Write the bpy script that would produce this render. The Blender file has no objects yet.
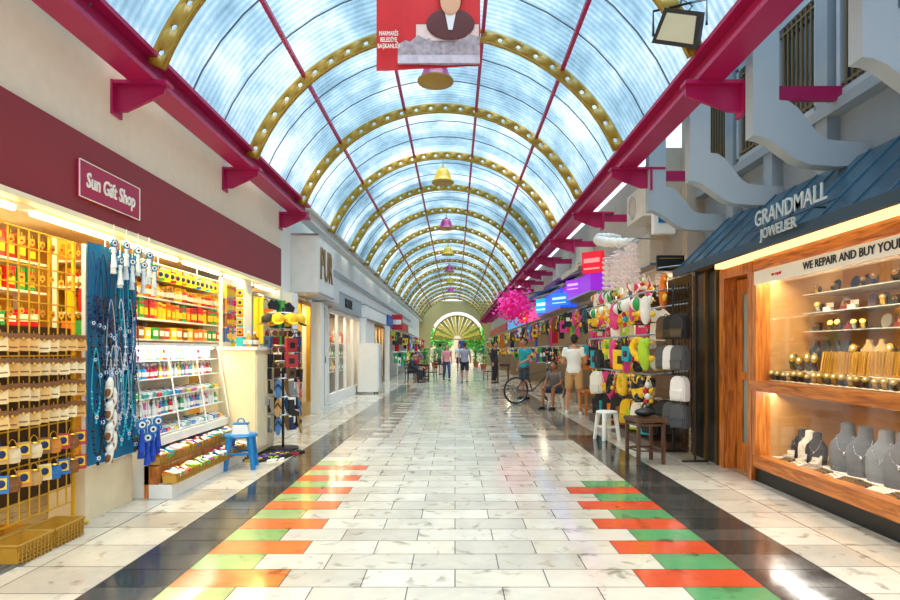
import bpy, math, random, bmesh
from mathutils import Vector, Matrix
random.seed(7)
S=bpy.context.scene; COL=S.collection
R=math.radians
try:
    S.view_settings.view_transform='Standard'; S.view_settings.look='None'; S.view_settings.exposure=0.08
except Exception: pass
# ---------------------------------------------------------------- materials
def lin(c):
    if isinstance(c,str):
        c=c.lstrip('#'); c=[int(c[i:i+2],16)/255 for i in (0,2,4)]
    return tuple((x/12.92 if x<=.04045 else ((x+.055)/1.055)**2.4) for x in c[:3])+(1,)
MC={}
def M(name,col='#808080',rough=.5,metal=0,var=.12,scale=6,em=0,emc=None,coat=0,bump=0,tint=False):
    if name in MC: return MC[name]
    m=bpy.data.materials.new(name); m.use_nodes=True; nt=m.node_tree; N=nt.nodes; L=nt.links
    b=N['Principled BSDF']; b.inputs['Roughness'].default_value=rough; b.inputs['Metallic'].default_value=metal
    b.inputs['Coat Weight'].default_value=coat
    tc=N.new('ShaderNodeTexCoord'); nz=N.new('ShaderNodeTexNoise'); nz.inputs['Scale'].default_value=scale; nz.inputs['Detail'].default_value=3
    L.new(tc.outputs['Object'],nz.inputs['Vector'])
    mr=N.new('ShaderNodeMapRange'); mr.inputs['To Min'].default_value=1-var; mr.inputs['To Max'].default_value=1+var
    L.new(nz.outputs['Fac'],mr.inputs['Value'])
    vm=N.new('ShaderNodeVectorMath'); vm.operation='SCALE'
    if tint:
        oi=N.new('ShaderNodeObjectInfo'); L.new(oi.outputs['Color'],vm.inputs[0])
    else: vm.inputs[0].default_value=lin(col)[:3]
    L.new(mr.outputs['Result'],vm.inputs['Scale']); L.new(vm.outputs['Vector'],b.inputs['Base Color'])
    if em:
        b.inputs['Emission Color'].default_value=lin(emc or col); b.inputs['Emission Strength'].default_value=em
        if tint: L.new(vm.outputs['Vector'],b.inputs['Emission Color'])
    if bump:
        bp=N.new('ShaderNodeBump'); bp.inputs['Strength'].default_value=bump; bp.inputs['Distance'].default_value=.01
        L.new(nz.outputs['Fac'],bp.inputs['Height']); L.new(bp.outputs['Normal'],b.inputs['Normal'])
    MC[name]=m; return m
def M_glass(name='glass',col=(1,1,1,1)):
    m=bpy.data.materials.new(name); m.use_nodes=True; nt=m.node_tree; N=nt.nodes; L=nt.links
    N.remove(N['Principled BSDF']); o=N['Material Output']
    t=N.new('ShaderNodeBsdfTransparent'); t.inputs[0].default_value=col
    g=N.new('ShaderNodeBsdfGlossy'); g.inputs['Roughness'].default_value=.03
    lw=N.new('ShaderNodeLayerWeight'); lw.inputs['Blend'].default_value=.25
    mr=N.new('ShaderNodeMapRange'); mr.inputs['To Min'].default_value=.02; mr.inputs['To Max'].default_value=.14
    mx=N.new('ShaderNodeMixShader'); L.new(lw.outputs['Fresnel'],mr.inputs['Value']); L.new(mr.outputs['Result'],mx.inputs[0])
    L.new(t.outputs[0],mx.inputs[1]); L.new(g.outputs[0],mx.inputs[2]); L.new(mx.outputs[0],o.inputs['Surface'])
    return m
def M_poly():
    m=bpy.data.materials.new('polycarbonate_sheet'); m.use_nodes=True; nt=m.node_tree; N=nt.nodes; L=nt.links
    N.remove(N['Principled BSDF']); o=N['Material Output']
    tc=N.new('ShaderNodeTexCoord'); mp=N.new('ShaderNodeMapping'); mp.inputs['Scale'].default_value=(.9,.55,.9)
    nz=N.new('ShaderNodeTexNoise'); nz.inputs['Scale'].default_value=1.1; nz.inputs['Detail'].default_value=7; nz.inputs['Roughness'].default_value=.62
    L.new(tc.outputs['Object'],mp.inputs[0]); L.new(mp.outputs[0],nz.inputs['Vector'])
    wv=N.new('ShaderNodeTexWave'); wv.bands_direction='Y'; wv.inputs['Scale'].default_value=3.2; wv.inputs['Distortion'].default_value=0.15
    L.new(tc.outputs['Object'],wv.inputs['Vector'])
    ad=N.new('ShaderNodeMath'); ad.operation='MULTIPLY_ADD'; ad.inputs[1].default_value=.08
    L.new(wv.outputs['Fac'],ad.inputs[0]); L.new(nz.outputs['Fac'],ad.inputs[2])
    sx=N.new('ShaderNodeSeparateXYZ'); L.new(tc.outputs['Object'],sx.inputs[0])
    fl=N.new('ShaderNodeMath'); fl.operation='MULTIPLY'; fl.inputs[1].default_value=1/.8333; L.new(sx.outputs['Y'],fl.inputs[0])
    f2=N.new('ShaderNodeMath'); f2.operation='FLOOR'; L.new(fl.outputs[0],f2.inputs[0])
    wn=N.new('ShaderNodeTexWhiteNoise'); wn.noise_dimensions='1D'; L.new(f2.outputs[0],wn.inputs['W'])
    a2=N.new('ShaderNodeMath'); a2.operation='MULTIPLY_ADD'; a2.inputs[1].default_value=.16; L.new(wn.outputs['Value'],a2.inputs[0]); L.new(ad.outputs[0],a2.inputs[2])
    cr=N.new('ShaderNodeValToRGB'); e=cr.color_ramp.elements
    e[0].position=.40; e[0].color=lin('#57788c'); e[1].position=.86; e[1].color=lin('#eef4f8')
    x=cr.color_ramp.elements.new(.62); x.color=lin('#98b8ca')
    L.new(a2.outputs[0],cr.inputs[0])
    t=N.new('ShaderNodeBsdfTransparent'); d=N.new('ShaderNodeBsdfTranslucent')
    L.new(cr.outputs[0],t.inputs[0]); L.new(cr.outputs[0],d.inputs[0])
    mx=N.new('ShaderNodeMixShader'); mx.inputs[0].default_value=.15
    g=N.new('ShaderNodeBsdfGlossy'); g.inputs['Roughness'].default_value=.2
    mx2=N.new('ShaderNodeMixShader'); mx2.inputs[0].default_value=.05
    L.new(t.outputs[0],mx.inputs[1]); L.new(d.outputs[0],mx.inputs[2])
    L.new(mx.outputs[0],mx2.inputs[1]); L.new(g.outputs[0],mx2.inputs[2]); L.new(mx2.outputs[0],o.inputs['Surface'])
    return m
def M_floor():
    m=bpy.data.materials.new('polished_tile'); m.use_nodes=True; nt=m.node_tree; N=nt.nodes; L=nt.links
    b=N['Principled BSDF']; a=N.new('ShaderNodeVertexColor'); a.layer_name='tile'
    tc=N.new('ShaderNodeTexCoord'); nz=N.new('ShaderNodeTexNoise'); nz.inputs['Scale'].default_value=1.7; nz.inputs['Detail'].default_value=8; nz.inputs['Roughness'].default_value=.7
    L.new(tc.outputs['Object'],nz.inputs['Vector'])
    mr=N.new('ShaderNodeMapRange'); mr.inputs['From Min'].default_value=.3; mr.inputs['From Max'].default_value=.7; mr.inputs['To Min'].default_value=.8; mr.inputs['To Max'].default_value=1.08
    L.new(nz.outputs['Fac'],mr.inputs['Value'])
    vo=N.new('ShaderNodeTexNoise'); vo.inputs['Scale'].default_value=7; vo.inputs['Detail'].default_value=7; vo.inputs['Distortion'].default_value=.6
    L.new(tc.outputs['Object'],vo.inputs['Vector'])
    cr=N.new('ShaderNodeValToRGB'); e=cr.color_ramp.elements; e[0].position=.28; e[0].color=(.5,.46,.4,1); e[1].position=.42; e[1].color=(1,1,1,1)
    L.new(vo.outputs['Fac'],cr.inputs[0])
    vm=N.new('ShaderNodeVectorMath'); vm.operation='SCALE'; L.new(a.outputs['Color'],vm.inputs[0]); L.new(mr.outputs['Result'],vm.inputs['Scale'])
    v2=N.new('ShaderNodeVectorMath'); v2.operation='MULTIPLY'; L.new(vm.outputs[0],v2.inputs[0]); L.new(cr.outputs[0],v2.inputs[1])
    L.new(v2.outputs[0],b.inputs['Base Color'])
    m2=N.new('ShaderNodeMapRange'); m2.inputs['From Min'].default_value=.35; m2.inputs['From Max'].default_value=.65; m2.inputs['To Min'].default_value=.06; m2.inputs['To Max'].default_value=.2
    L.new(nz.outputs['Fac'],m2.inputs['Value']); L.new(m2.outputs[0],b.inputs['Roughness']); b.inputs['IOR'].default_value=1.6
    return m
def M_wood(name,c1,c2,rough=.3,ax=(12,12,1.2)):
    m=bpy.data.materials.new(name); m.use_nodes=True; nt=m.node_tree; N=nt.nodes; L=nt.links
    b=N['Principled BSDF']; b.inputs['Roughness'].default_value=rough; b.inputs['Coat Weight'].default_value=.3
    tc=N.new('ShaderNodeTexCoord'); mp=N.new('ShaderNodeMapping'); mp.inputs['Scale'].default_value=ax
    nz=N.new('ShaderNodeTexNoise'); nz.inputs['Scale'].default_value=2; nz.inputs['Detail'].default_value=6; nz.inputs['Distortion'].default_value=1
    cr=N.new('ShaderNodeValToRGB'); e=cr.color_ramp.elements; e[0].position=.35; e[0].color=lin(c1); e[1].position=.65; e[1].color=lin(c2)
    L.new(tc.outputs['Object'],mp.inputs[0]); L.new(mp.outputs[0],nz.inputs['Vector']); L.new(nz.outputs['Fac'],cr.inputs[0]); L.new(cr.outputs[0],b.inputs['Base Color'])
    return m
GL=M_glass()
POLY=M_poly(); FLOORM=M_floor()
WOOD=M_wood('varnished_wood','#9a4d17','#e08a38'); DWOOD=M_wood('dark_wood','#3a2214','#5d3a22',.45)
HWOOD=M_wood('varnished_wood_long','#9a4d17','#e08a38',ax=(12,1.2,12))
T_M=M('tint_matt',rough=.7,tint=True,scale=14); T_G=M('tint_gloss',rough=.25,tint=True,scale=5); 
WHITE=M('white_paint','#f2efe8',.5,var=.05); CREAM=M('cream_plaster','#efe2ca',.85,var=.06,bump=.2,scale=9)
BLACK=M('black_plastic','#17171a',.4); STEEL=M('steel','#b9bcc0',.3,1); GOLD=M('gold_metal','#e0ac3c',.3,.9)
MAG=M('magenta_paint','#a81254',.4,var=.1); OLIVE=M('ochre_paint','#a5831d',.45,var=.15)
GREY=M('grey_render','#8d99a4',.8,var=.06,bump=.2)
YEL=M('yellow_print','#f2c21b',.5); RED=M('red_print','#c8202a',.5); TAN=M('tan_leather','#7d4c1e',.6)
BLUE=M('blue_plastic','#1277b8',.35); NAVY=M('navy','#12245c',.4); LBL=M('label_white','#f3f0e6',.6)
TUBE=M('tube_light','#fff3d0',.5,em=8,emc='#ffedb8'); COOL=M('white_lamp','#ffffff',.5,em=7,emc='#fff8ea')
# ---------------------------------------------------------------- mesh builder
class MB:
    def __init__(s): s.v=[]; s.f=[]; s.m=[]
    def add(s,vs,fs,m=0,M4=None):
        o=len(s.v)
        for p in vs:
            p=Vector(p)
            if M4: p=M4@p
            s.v.append(tuple(p))
        for f in fs: s.f.append(tuple(i+o for i in f)); s.m.append(m)
        return s
    def box(s,c,d,m=0,rot=None):
        x,y,z=[q/2 for q in d]
        vs=[(-x,-y,-z),(x,-y,-z),(x,y,-z),(-x,y,-z),(-x,-y,z),(x,-y,z),(x,y,z),(-x,y,z)]
        T=Matrix.Translation(c)
        if rot: T=T@Matrix.Rotation(rot[1],4,rot[0])
        return s.add(vs,[(0,3,2,1),(4,5,6,7),(0,1,5,4),(1,2,6,5),(2,3,7,6),(3,0,4,7)],m,T)
    def bx(s,x0,x1,y0,y1,z0,z1,m=0): return s.box(((x0+x1)/2,(y0+y1)/2,(z0+z1)/2),(abs(x1-x0),abs(y1-y0),abs(z1-z0)),m)
    def cyl(s,p0,p1,r0,r1=None,n=10,m=0,caps=True):
        r1=r0 if r1 is None else r1
        p0=Vector(p0); p1=Vector(p1); d=(p1-p0)
        if d.length<1e-6: return s
        d.normalize(); a=d.orthogonal().normalized(); b=d.cross(a)
        vs=[]; 
        for p,r in((p0,r0),(p1,r1)):
            for i in range(n):
                t=2*math.pi*i/n; vs.append(p+a*math.cos(t)*r+b*math.sin(t)*r)
        fs=[(i,(i+1)%n,n+(i+1)%n,n+i) for i in range(n)]
        if caps: fs+= [tuple(range(n-1,-1,-1)),tuple(range(n,2*n))]
        return s.add(vs,fs,m)
    def tube(s,pts,r,n=6,m=0,closed=False):
        P=[Vector(p) for p in pts]; k=len(P); vs=[];fs=[]; up=None
        for i,p in enumerate(P):
            if closed: d=P[(i+1)%k]-P[i-1]
            else: d=P[min(i+1,k-1)]-P[max(i-1,0)]
            d.normalize()
            if up is None: a=d.orthogonal().normalized()
            else:
                a=up-d*up.dot(d); a=a.normalized() if a.length>1e-5 else d.orthogonal().normalized()
            up=a; b=d.cross(a)
            for j in range(n):
                t=2*math.pi*j/n; vs.append(p+a*math.cos(t)*r+b*math.sin(t)*r)
        for i in range(k if closed else k-1):
            q=(i+1)%k
            for j in range(n): fs.append((i*n+j,i*n+(j+1)%n,q*n+(j+1)%n,q*n+j))
        if not closed: fs+=[tuple(range(n-1,-1,-1)),tuple(range((k-1)*n,k*n))]
        return s.add(vs,fs,m)
    def lathe(s,prof,c=(0,0,0),n=16,m=0,M4=None,sx=1,sy=1):
        vs=[];fs=[]; k=len(prof)
        for r,z in prof:
            for i in range(n):
                t=2*math.pi*i/n; vs.append((c[0]+r*math.cos(t)*sx,c[1]+r*math.sin(t)*sy,c[2]+z))
        for a in range(k-1):
            for i in range(n): fs.append((a*n+i,a*n+(i+1)%n,(a+1)*n+(i+1)%n,(a+1)*n+i))
        if prof[0][0]>1e-4: fs.append(tuple(range(n-1,-1,-1)))
        if prof[-1][0]>1e-4: fs.append(tuple(range((k-1)*n,k*n)))
        return s.add(vs,fs,m,M4)
    def ell(s,c,r,n=12,k=8,m=0,M4=None):
        if not hasattr(r,'__len__'): r=(r,r,r)
        vs=[(c[0],c[1],c[2]-r[2])];fs=[]
        for a in range(1,k):
            t=math.pi*a/k-math.pi/2
            for i in range(n):
                u=2*math.pi*i/n; vs.append((c[0]+r[0]*math.cos(t)*math.cos(u),c[1]+r[1]*math.cos(t)*math.sin(u),c[2]+r[2]*math.sin(t)))
        vs.append((c[0],c[1],c[2]+r[2])); e=len(vs)-1
        for i in range(n): fs.append((0,1+(i+1)%n,1+i)); fs.append((e,1+(k-2)*n+i,1+(k-2)*n+(i+1)%n))
        for a in range(k-2):
            for i in range(n): fs.append((1+a*n+i,1+a*n+(i+1)%n,1+(a+1)*n+(i+1)%n,1+(a+1)*n+i))
        return s.add(vs,fs,m,M4)
    def prism(s,poly,ax,t0,t1,m=0):
        n=len(poly)
        f={'y':lambda a,b,t:(a,t,b),'x':lambda a,b,t:(t,a,b),'z':lambda a,b,t:(a,b,t)}[ax]
        vs=[f(a,b,t0) for a,b in poly]+[f(a,b,t1) for a,b in poly]
        fs=[tuple(range(n)),tuple(range(2*n-1,n-1,-1))]+[(i,n+i,n+(i+1)%n,(i+1)%n) for i in range(n)]
        return s.add(vs,fs,m)
    def caps(s,p0,p1,r0,r1,n=12,m=0):
        s.cyl(p0,p1,r0,r1,n,m); s.ell(p0,r0,n,8,m); s.ell(p1,r1,n,8,m); return s
    def torus(s,c,Rr,r,n=20,k=8,m=0,ax='y',m2=None):
        pts=[]
        for i in range(n):
            t=2*math.pi*i/n; a=Rr*math.cos(t); b=Rr*math.sin(t)
            pts.append({'y':(c[0]+a,c[1],c[2]+b),'z':(c[0]+a,c[1]+b,c[2]),'x':(c[0],c[1]+a,c[2]+b)}[ax])
        f0=len(s.f); s.tube(pts,r,k,m,True)
        if m2 is not None:
            for j in range(f0,len(s.f)):
                if ((j-f0)//k)//max(1,n//6)%2: s.m[j]=m2
        return s
    def mesh(s,name,mats,ang=40):
        me=bpy.data.meshes.new(name); me.from_pydata(s.v,[],s.f)
        for m in mats: me.materials.append(m)
        me.polygons.foreach_set('material_index',s.m); me.polygons.foreach_set('use_smooth',[True]*len(s.f))
        me.validate(); me.update()
        try: me.set_sharp_from_angle(angle=R(ang))
        except Exception: pass
        return me
def obj(name,data,parent=None,loc=(0,0,0),rot=(0,0,0)):
    o=bpy.data.objects.new(name,data); COL.objects.link(o); o.location=loc; o.rotation_euler=rot
    if parent: o.parent=parent
    return o
def part(mb,name,mats,parent,label=None,loc=(0,0,0),rot=(0,0,0)):
    o=obj(name,mb.mesh(name,mats),parent,loc,rot)
    if label: o['label']=label
    return o
def tag(o,label,cat,group=None):
    o['label']=label; o['category']=cat
    if group: o['group']=group
    return o
def thing(name,label,cat,loc=(0,0,0),rz=0,group=None):
    return tag(obj(name,None,None,loc,(0,0,rz)),label,cat,group)
def single(mb,name,mats,label,cat,loc=(0,0,0),rz=0,group=None):
    return tag(obj(name,mb.mesh(name,mats),None,loc,(0,0,rz)),label,cat,group)
def struct(mb,name,mats):
    o=obj(name,mb.mesh(name,mats)); o['kind']='structure'; return o
def slab(name,mat,*a):
    mb=MB(); mb.bx(*a); return struct(mb,name,[mat])
TR=[0]
def trim(mat,*a):
    TR[0]+=1; return slab('trim_%d'%TR[0],mat,*a)
def text(s,size,mat,parent,loc,rot,ext=.006,name='lettering',shear=0,off=0,sx=1,align='CENTER'):
    cu=bpy.data.curves.new('txt','FONT'); cu.body=s; cu.size=size; cu.extrude=ext; cu.align_x=align; cu.align_y='CENTER'; cu.shear=shear; cu.offset=off; cu.resolution_u=3
    t=bpy.data.objects.new('txt',cu); COL.objects.link(t); bpy.context.view_layer.update()
    me=bpy.data.meshes.new_from_object(t.evaluated_get(bpy.context.evaluated_depsgraph_get()))
    bpy.data.objects.remove(t); me.materials.clear(); me.materials.append(mat)
    o=obj(name,me,parent,loc,rot); o.scale=(sx,1,1); return o
LW=(R(90),0,R(90)); RW=(R(90),0,R(-90)); CF=(R(90),0,0)
def clone(src):
    n=src.copy(); COL.objects.link(n)
    for c in src.children:
        k=c.copy(); COL.objects.link(k); k.parent=n
        for g in c.children:
            h=g.copy(); COL.objects.link(h); h.parent=k
    return n
CACHE={}; BUILD={}
def builder(f): BUILD[f.__name__]=f; return f
def spawn(key,loc,rz=0,color=None,scale=1,label=None,cat=None,group=None,rx=0,ry=0):
    if key not in CACHE: CACHE[key]=BUILD[key](); r=CACHE[key]
    else: r=clone(CACHE[key])
    r.location=loc; r.rotation_euler=(rx,ry,rz)
    r.scale=(scale,)*3 if not hasattr(scale,'__len__') else scale
    if color is not None:
        c=lin(color)
        for q in [r]+list(r.children)+[g for k in r.children for g in k.children]: q.color=c
    if label: r['label']=label
    if cat: r['category']=cat
    if group: r['group']=group
    elif 'group' in r: del r['group']
    return r
PAL=[('yellow','#f4c81e'),('red','#d3232b'),('orange','#ee7b1d'),('white','#f1ede2'),('gold','#d8a52c'),('green','#2f9e4b'),('turquoise','#17a6b8'),('pink','#e83e8c'),('blue','#1f5fc0'),('brown','#8a5427'),('purple','#7b3fa0'),('lime','#a9cf2b')]
WARMP=[PAL[i] for i in (0,1,1,2,0,4,9,0,5,9,1,2,5)]
def nm(p): return p[random.randrange(len(p))]
# ---------------------------------------------------------------- floor
SP=.267
def build_floor():
    mb=MB(); cols=[]
    def q(x0,x1,y0,y1,c,z=0,g=.0035):
        mb.add([(x0+g,y0+g,z),(x1-g,y0+g,z),(x1-g,y1-g,z),(x0+g,y1-g,z)],[(0,1,2,3)]); cols.append(c)
    q(-6,6,0,75,lin('#6f665b'),-.003,0)
    BE=['#cdc2b1','#c6bbaa','#d3c9b9','#beb3a3','#cabfac']; BK=['#34322f','#403d39','#4a4642','#3a3835']; MID=['#6d6861','#5e5952','#7a746b','#88806f']
    def bei(): return lin(random.choice(BE))
    k=0; y=3.29-SP*8
    while y<60:
        y1=y+SP; idx=round((y-3.29)/SP); red=idx%2==0
        xl,xr=-1.58,1.70; l2,r2=xl,xr
        if y<6.8:
            l2=-.97 if red else -1.2
            if (y<5.9): r2=1.05 if red else 1.25
            q(xl,l2,y,y1,lin(random.choice(['#d8602e','#dc763c'])) if red else lin(random.choice(['#93b06c','#a9b87a'])))
            if y<5.9: 
                q(r2,xr,y,y1,lin('#cc4c2c') if red else lin('#55905c'))
        off=(.26 if k%2 else 0)
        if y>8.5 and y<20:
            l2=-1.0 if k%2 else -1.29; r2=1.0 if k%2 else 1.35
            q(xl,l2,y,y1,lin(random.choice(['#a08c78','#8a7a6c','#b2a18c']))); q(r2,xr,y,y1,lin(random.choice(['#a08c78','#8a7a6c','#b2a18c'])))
        x=l2; nx=math.floor((l2+off)/.52)*.52-off+.52
        if nx-x<.1: nx+=.52
        while x<r2-1e-4:
            e=min(nx,r2)
            if r2-e<.1: e=r2
            q(x,e,y,y1,bei()); x=e; nx=e+.52 if abs(e-nx)<1e-6 else nx+.52
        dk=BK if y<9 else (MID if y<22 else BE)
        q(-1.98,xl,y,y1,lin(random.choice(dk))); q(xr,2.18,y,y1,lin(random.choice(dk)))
        y=y1;k+=1
    y=1.2;k=0
    while y<60:
        for a,b in((-3.0,-1.98),(2.18,3.0)):
            w=(b-a)/2
            for i in range(2): q(a+i*w,a+(i+1)*w,y,y+.4,bei())
        for i in range(3):
            q(-3.0-(i+1)*.45,-3.0-i*.45,y,y+.4,lin('#a89a80')); q(3.0+i*.45,3.0+(i+1)*.45,y,y+.4,lin('#a89a80'))
        y+=.4
    me=mb.mesh('floor',[FLOORM]); ca=me.color_attributes.new('tile','FLOAT_COLOR','CORNER')
    for p,c in zip(me.polygons,cols):
        for l in p.loop_indices: ca.data[l].color=c
    o=obj('floor',me); o['kind']='structure'
build_floor()
# ---------------------------------------------------------------- vault
CX,CZ,RO=-.23,2.87,2.67; A0,A1=23.8,158.8; SA=2.5
def ap(t,r=RO): t=R(t); return CX+r*math.cos(t),CZ+r*math.sin(t)
mb=MB(); NS=30
pts=[ap(A0+(A1-A0)*i/NS,RO+.03) for i in range(NS+1)]
for j in range(20):
    y0=.3+j*SA;y1=y0+SA
    vs=[(x,y0,z) for x,z in pts]+[(x,y1,z) for x,z in pts]
    mb.add(vs,[(i,i+1,NS+2+i,NS+1+i) for i in range(NS)],0)
YE=.3+20*SA
xr,zr=ap(A0); xl,zl=ap(A1)
mb.add([(xr,.5,zr+.05),(3.75,.5,zr+1.3),(3.75,YE,zr+1.3),(xr,YE,zr+.05)],[(0,1,2,3)],0)
mb.add([(xl,.5,zl+.05),(-3.3,.5,zl+.1),(-3.3,YE,zl+.1),(xl,YE,zl+.05)],[(0,1,2,3)],0)
y=.3; k=0
while y<YE:
    if k%3:
        mb.tube([(x,y,z) for x,z in [ap(A0+(A1-A0)*i/18,RO+.014) for i in range(19)]],.009,4,1)
    mb.cyl((xr,y,zr+.02),(3.7,y,zr+1.25),.02,n=4,m=1)
    y+=SA/3; k+=1
struct(mb,'ceiling',[POLY,M('glazing_bar','#566470',.5)])
def arch_mesh():
    mb=MB(); n=24; ri,ro=2.51,2.665; rm=(ri+ro)/2; hr=.032
    def P(r,t): return (r*math.cos(t),0,r*math.sin(t))
    for i in range(n):
        t0=R(A0+(A1-A0)*i/n); t1=R(A0+(A1-A0)*(i+1)/n); tm=(t0+t1)/2
        outer=[P(ri,t0),P(ri,tm),P(ri,t1),P(rm,t1),P(ro,t1),P(ro,tm),P(ro,t0),P(rm,t0)]
        c=Vector(P(rm,tm)); er=Vector(P(1,tm)); et=Vector((-math.sin(tm),0,math.cos(tm)))
        inner=[]
        for (a,b) in ((-1,-1),(-1,0),(-1,1),(0,1),(1,1),(1,0),(1,-1),(0,-1)):
            v=Vector((a,b)).normalized()*hr; inner.append(tuple(c+er*v.x+et*v.y))
        mb.add(outer+inner,[(k,(k+1)%8,8+(k+1)%8,8+k) for k in range(8)])
    return mb
am=arch_mesh().mesh('roof_arch',[OLIVE])
bm=bmesh.new(); bm.from_mesh(am); bmesh.ops.remove_doubles(bm,verts=bm.verts,dist=1e-4); bmesh.ops.recalc_face_normals(bm,faces=bm.faces); bm.to_mesh(am); bm.free()
fm=MB(); fm.add([(2.51*math.cos(R(A0+(A1-A0)*i/30)),dy,2.51*math.sin(R(A0+(A1-A0)*i/30))) for dy in(-.025,.025) for i in range(31)],[(i,i+1,32+i,31+i) for i in range(30)])
flm=fm.mesh('flange',[OLIVE])
AY=[5.3+SA*i for i in range(-1,18)]
for y in AY:
    o=obj('roof_arch',None,None,(CX,y,CZ)); tag(o,'ochre painted steel roof arch pierced with round holes','roof arch','vault arches')
    p=obj('web',am,o); m=p.modifiers.new('s','SOLIDIFY'); m.thickness=.03; m.offset=0
    p=obj('flange',flm,o); m=p.modifiers.new('s','SOLIDIFY'); m.thickness=.012; m.offset=0
for t in (52,77,104,131):
    x,z=ap(t,2.64); mb=MB(); mb.box((x,YE/2+.3,z),(.045,YE-1,.05),0,)
    single(mb,'purlin',[MAG],'long magenta painted steel purlin under the glazed vault','roof purlin',group='vault purlins')
PW=M('pale_beam','#c9c6bd',.5)
for x,w,ya,yb_,mt,cn in((xl-.02,.12,.6,10.9,MAG,'magenta'),(xl-.02,.1,10.95,YE,PW,'pale'),(xr+.02,.12,.6,YE,MAG,'magenta')):
    mb=MB(); z=3.79
    mb.bx(x-w,x+w,ya,yb_,z+.09,z+.13).bx(x-.02,x+.02,ya,yb_,z-.09,z+.09).bx(x-w,x+w,ya,yb_,z-.13,z-.09)
    single(mb,'edge_beam',[mt],cn+' painted steel I-beam along the vault edge','beam',group='vault edge beams')
for y in AY:
    for s in (-1,1):
        if s<0 and y>11: continue
        mb=MB()
        if s<0:
            mb.prism([(xl+.16,3.66),(-3.0,3.66),(-3.0,3.4),(-2.9,3.4),(xl+.16,3.56)],'y',y-.015,y+.015); mb.bx(-3.0,xl+.2,y-.07,y+.07,3.63,3.66); mb.bx(-3.0,-2.98,y-.08,y+.08,3.36,3.66)
        else:
            mb.prism([(xr-.18,3.66),(xr+.35,3.66),(xr+.35,3.4),(xr+.2,3.4),(xr-.18,3.54)],'y',y-.015,y+.015); mb.bx(xr-.2,xr+.5,y-.07,y+.07,3.63,3.66); mb.bx(xr+.3,xr+.33,y-.08,y+.08,3.36,3.66)
            mb.bx(xr+.33,3.5 if y<8.6 else 3.0,y-.03,y+.03,3.5,3.62)
        single(mb,'beam_bracket',[MAG],'magenta steel bracket carrying the vault beam','bracket',group='vault beam brackets')
# ---------------------------------------------------------------- walls
BRO=M('bronze_frame','#8c6b3a',.4,.6)
WPL=M('white_plaster','#eceae4',.8,var=.05); SBK=M('shop_back','#a8772c',.8); BEI=M('beige_plaster','#b8aa9a',.85,var=.12); SB2=M('shop_back2','#7d6e5c',.8)
slab('wall_left',CREAM,-3.25,-3.0,1,10.3,2.36,4.0); slab('wall_left',WPL,-3.25,-3.0,10.3,YE,2.3,4.0)
slab('wall_left',SBK,-4.45,-4.35,1,YE,0,2.6); slab('wall_left',WPL,-4.35,-3.25,1,YE,2.42,2.5)
for a,b in((8.55,8.85),(10.3,10.85),(12.3,12.9),(13.7,14.1),(18.6,19.2),(25.2,25.8),(31,31.5),(37,37.5),(43,43.5),(49,YE)): trim(WPL,-4.35,-3.0,a,b,0,2.3)
for a in (10.35,12.5,18.75,25.4): trim(WPL,-3.0,-2.8,a,a+.35,0,2.3)
trim(M('shadow_grey','#a9adaf',.7),-3.0,-2.93,14.1,40,3.15,3.25)  # plain grey trim strip along the upper left wall
slab('wall_right',GREY,3.5,3.7,1,8.6,2.3,5.2); slab('wall_right',BEI,3.0,3.25,8.6,YE,2.35,4.2)
slab('wall_right',SB2,4.4,4.5,1,YE,0,2.6); slab('wall_right',SB2,3.25,4.4,7.6,YE,2.35,2.42); slab('wall_right',BEI,3.25,3.5,8.4,8.6,2.45,5.2)
for a,b in((7.5,7.6),(11.3,11.5),(14.6,14.9),(19,19.4),(25,25.5),(32,32.4),(40,40.5),(49,YE)): trim(SB2,3.0,4.4,a,b,0,2.34)
for a in (4.35,5.45,6.4,7.3): trim(GREY,3.38,3.5,a,a+.18,2.9,5.1)
trim(GREY,3.36,3.5,1,8.4,3.42,3.52)
mb=MB(); n=16; cx0,r0,zs=.2,2.3,2.2
yb=YE
mb.bx(-3.2,cx0-r0,yb,yb+.3,0,zs,0).bx(cx0+r0,3.2,yb,yb+.3,0,zs,0)
vs=[];
for i in range(n+1):
    t=math.pi*i/n; vs.append((cx0+r0*math.cos(t),yb,zs+r0*math.sin(t)))
for i in range(n+1):
    t=math.pi*i/n; c,s_=math.cos(t),math.sin(t); k=3.2/max(abs(c),abs(s_)); vs.append((max(-3.2,min(3.2,cx0+k*c)),yb,zs+k*s_))
mb.add(vs,[(i,i+1,n+2+i,n+1+i) for i in range(n)],0)
struct(mb,'wall_back',[M('end_plaster','#c0ab72',.8)])
f=thing('fanlight','yellow radiating fan-shaped screen filling an arched opening','fanlight',(cx0,yb-.12,zs)); f.scale=(.86,1,.86)
FY=M('yellow_fan','#e6bd45',.5,em=.08,emc='#ffd75a'); FG=M('lime_fan','#a89a3a',.5)
for i in range(17):
    mb=MB(); t=math.pi*(i+.08)/17; t2=math.pi*(i+.92)/17
    mb.add([(.35*math.cos(t),0,.35*math.sin(t)),(.35*math.cos(t2),0,.35*math.sin(t2)),(2.3*math.cos(t2),0,2.3*math.sin(t2)),(2.3*math.cos(t),0,2.3*math.sin(t))],[(0,1,2,3)])
    part(mb,'ray_panel',[FY if i%2 else FG],f)
mb=MB(); mb.tube([(2.3*math.cos(math.pi*i/20),0,2.3*math.sin(math.pi*i/20)) for i in range(21)],.06,6); mb.box((0,0,0),(4.9,.08,.1))
part(mb,'rim',[OLIVE],f)
mb=MB(); mb.bx(-9,9,68,69,0,4,0)
for i in range(8): mb.bx(-8+i*2.1,-7+i*2.1,67.9,68,1,2.4,1)
single(mb,'street_building',[M('far_wall','#c9bda0',.8),NAVY],'pale low building across the street beyond the arcade','building')
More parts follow.
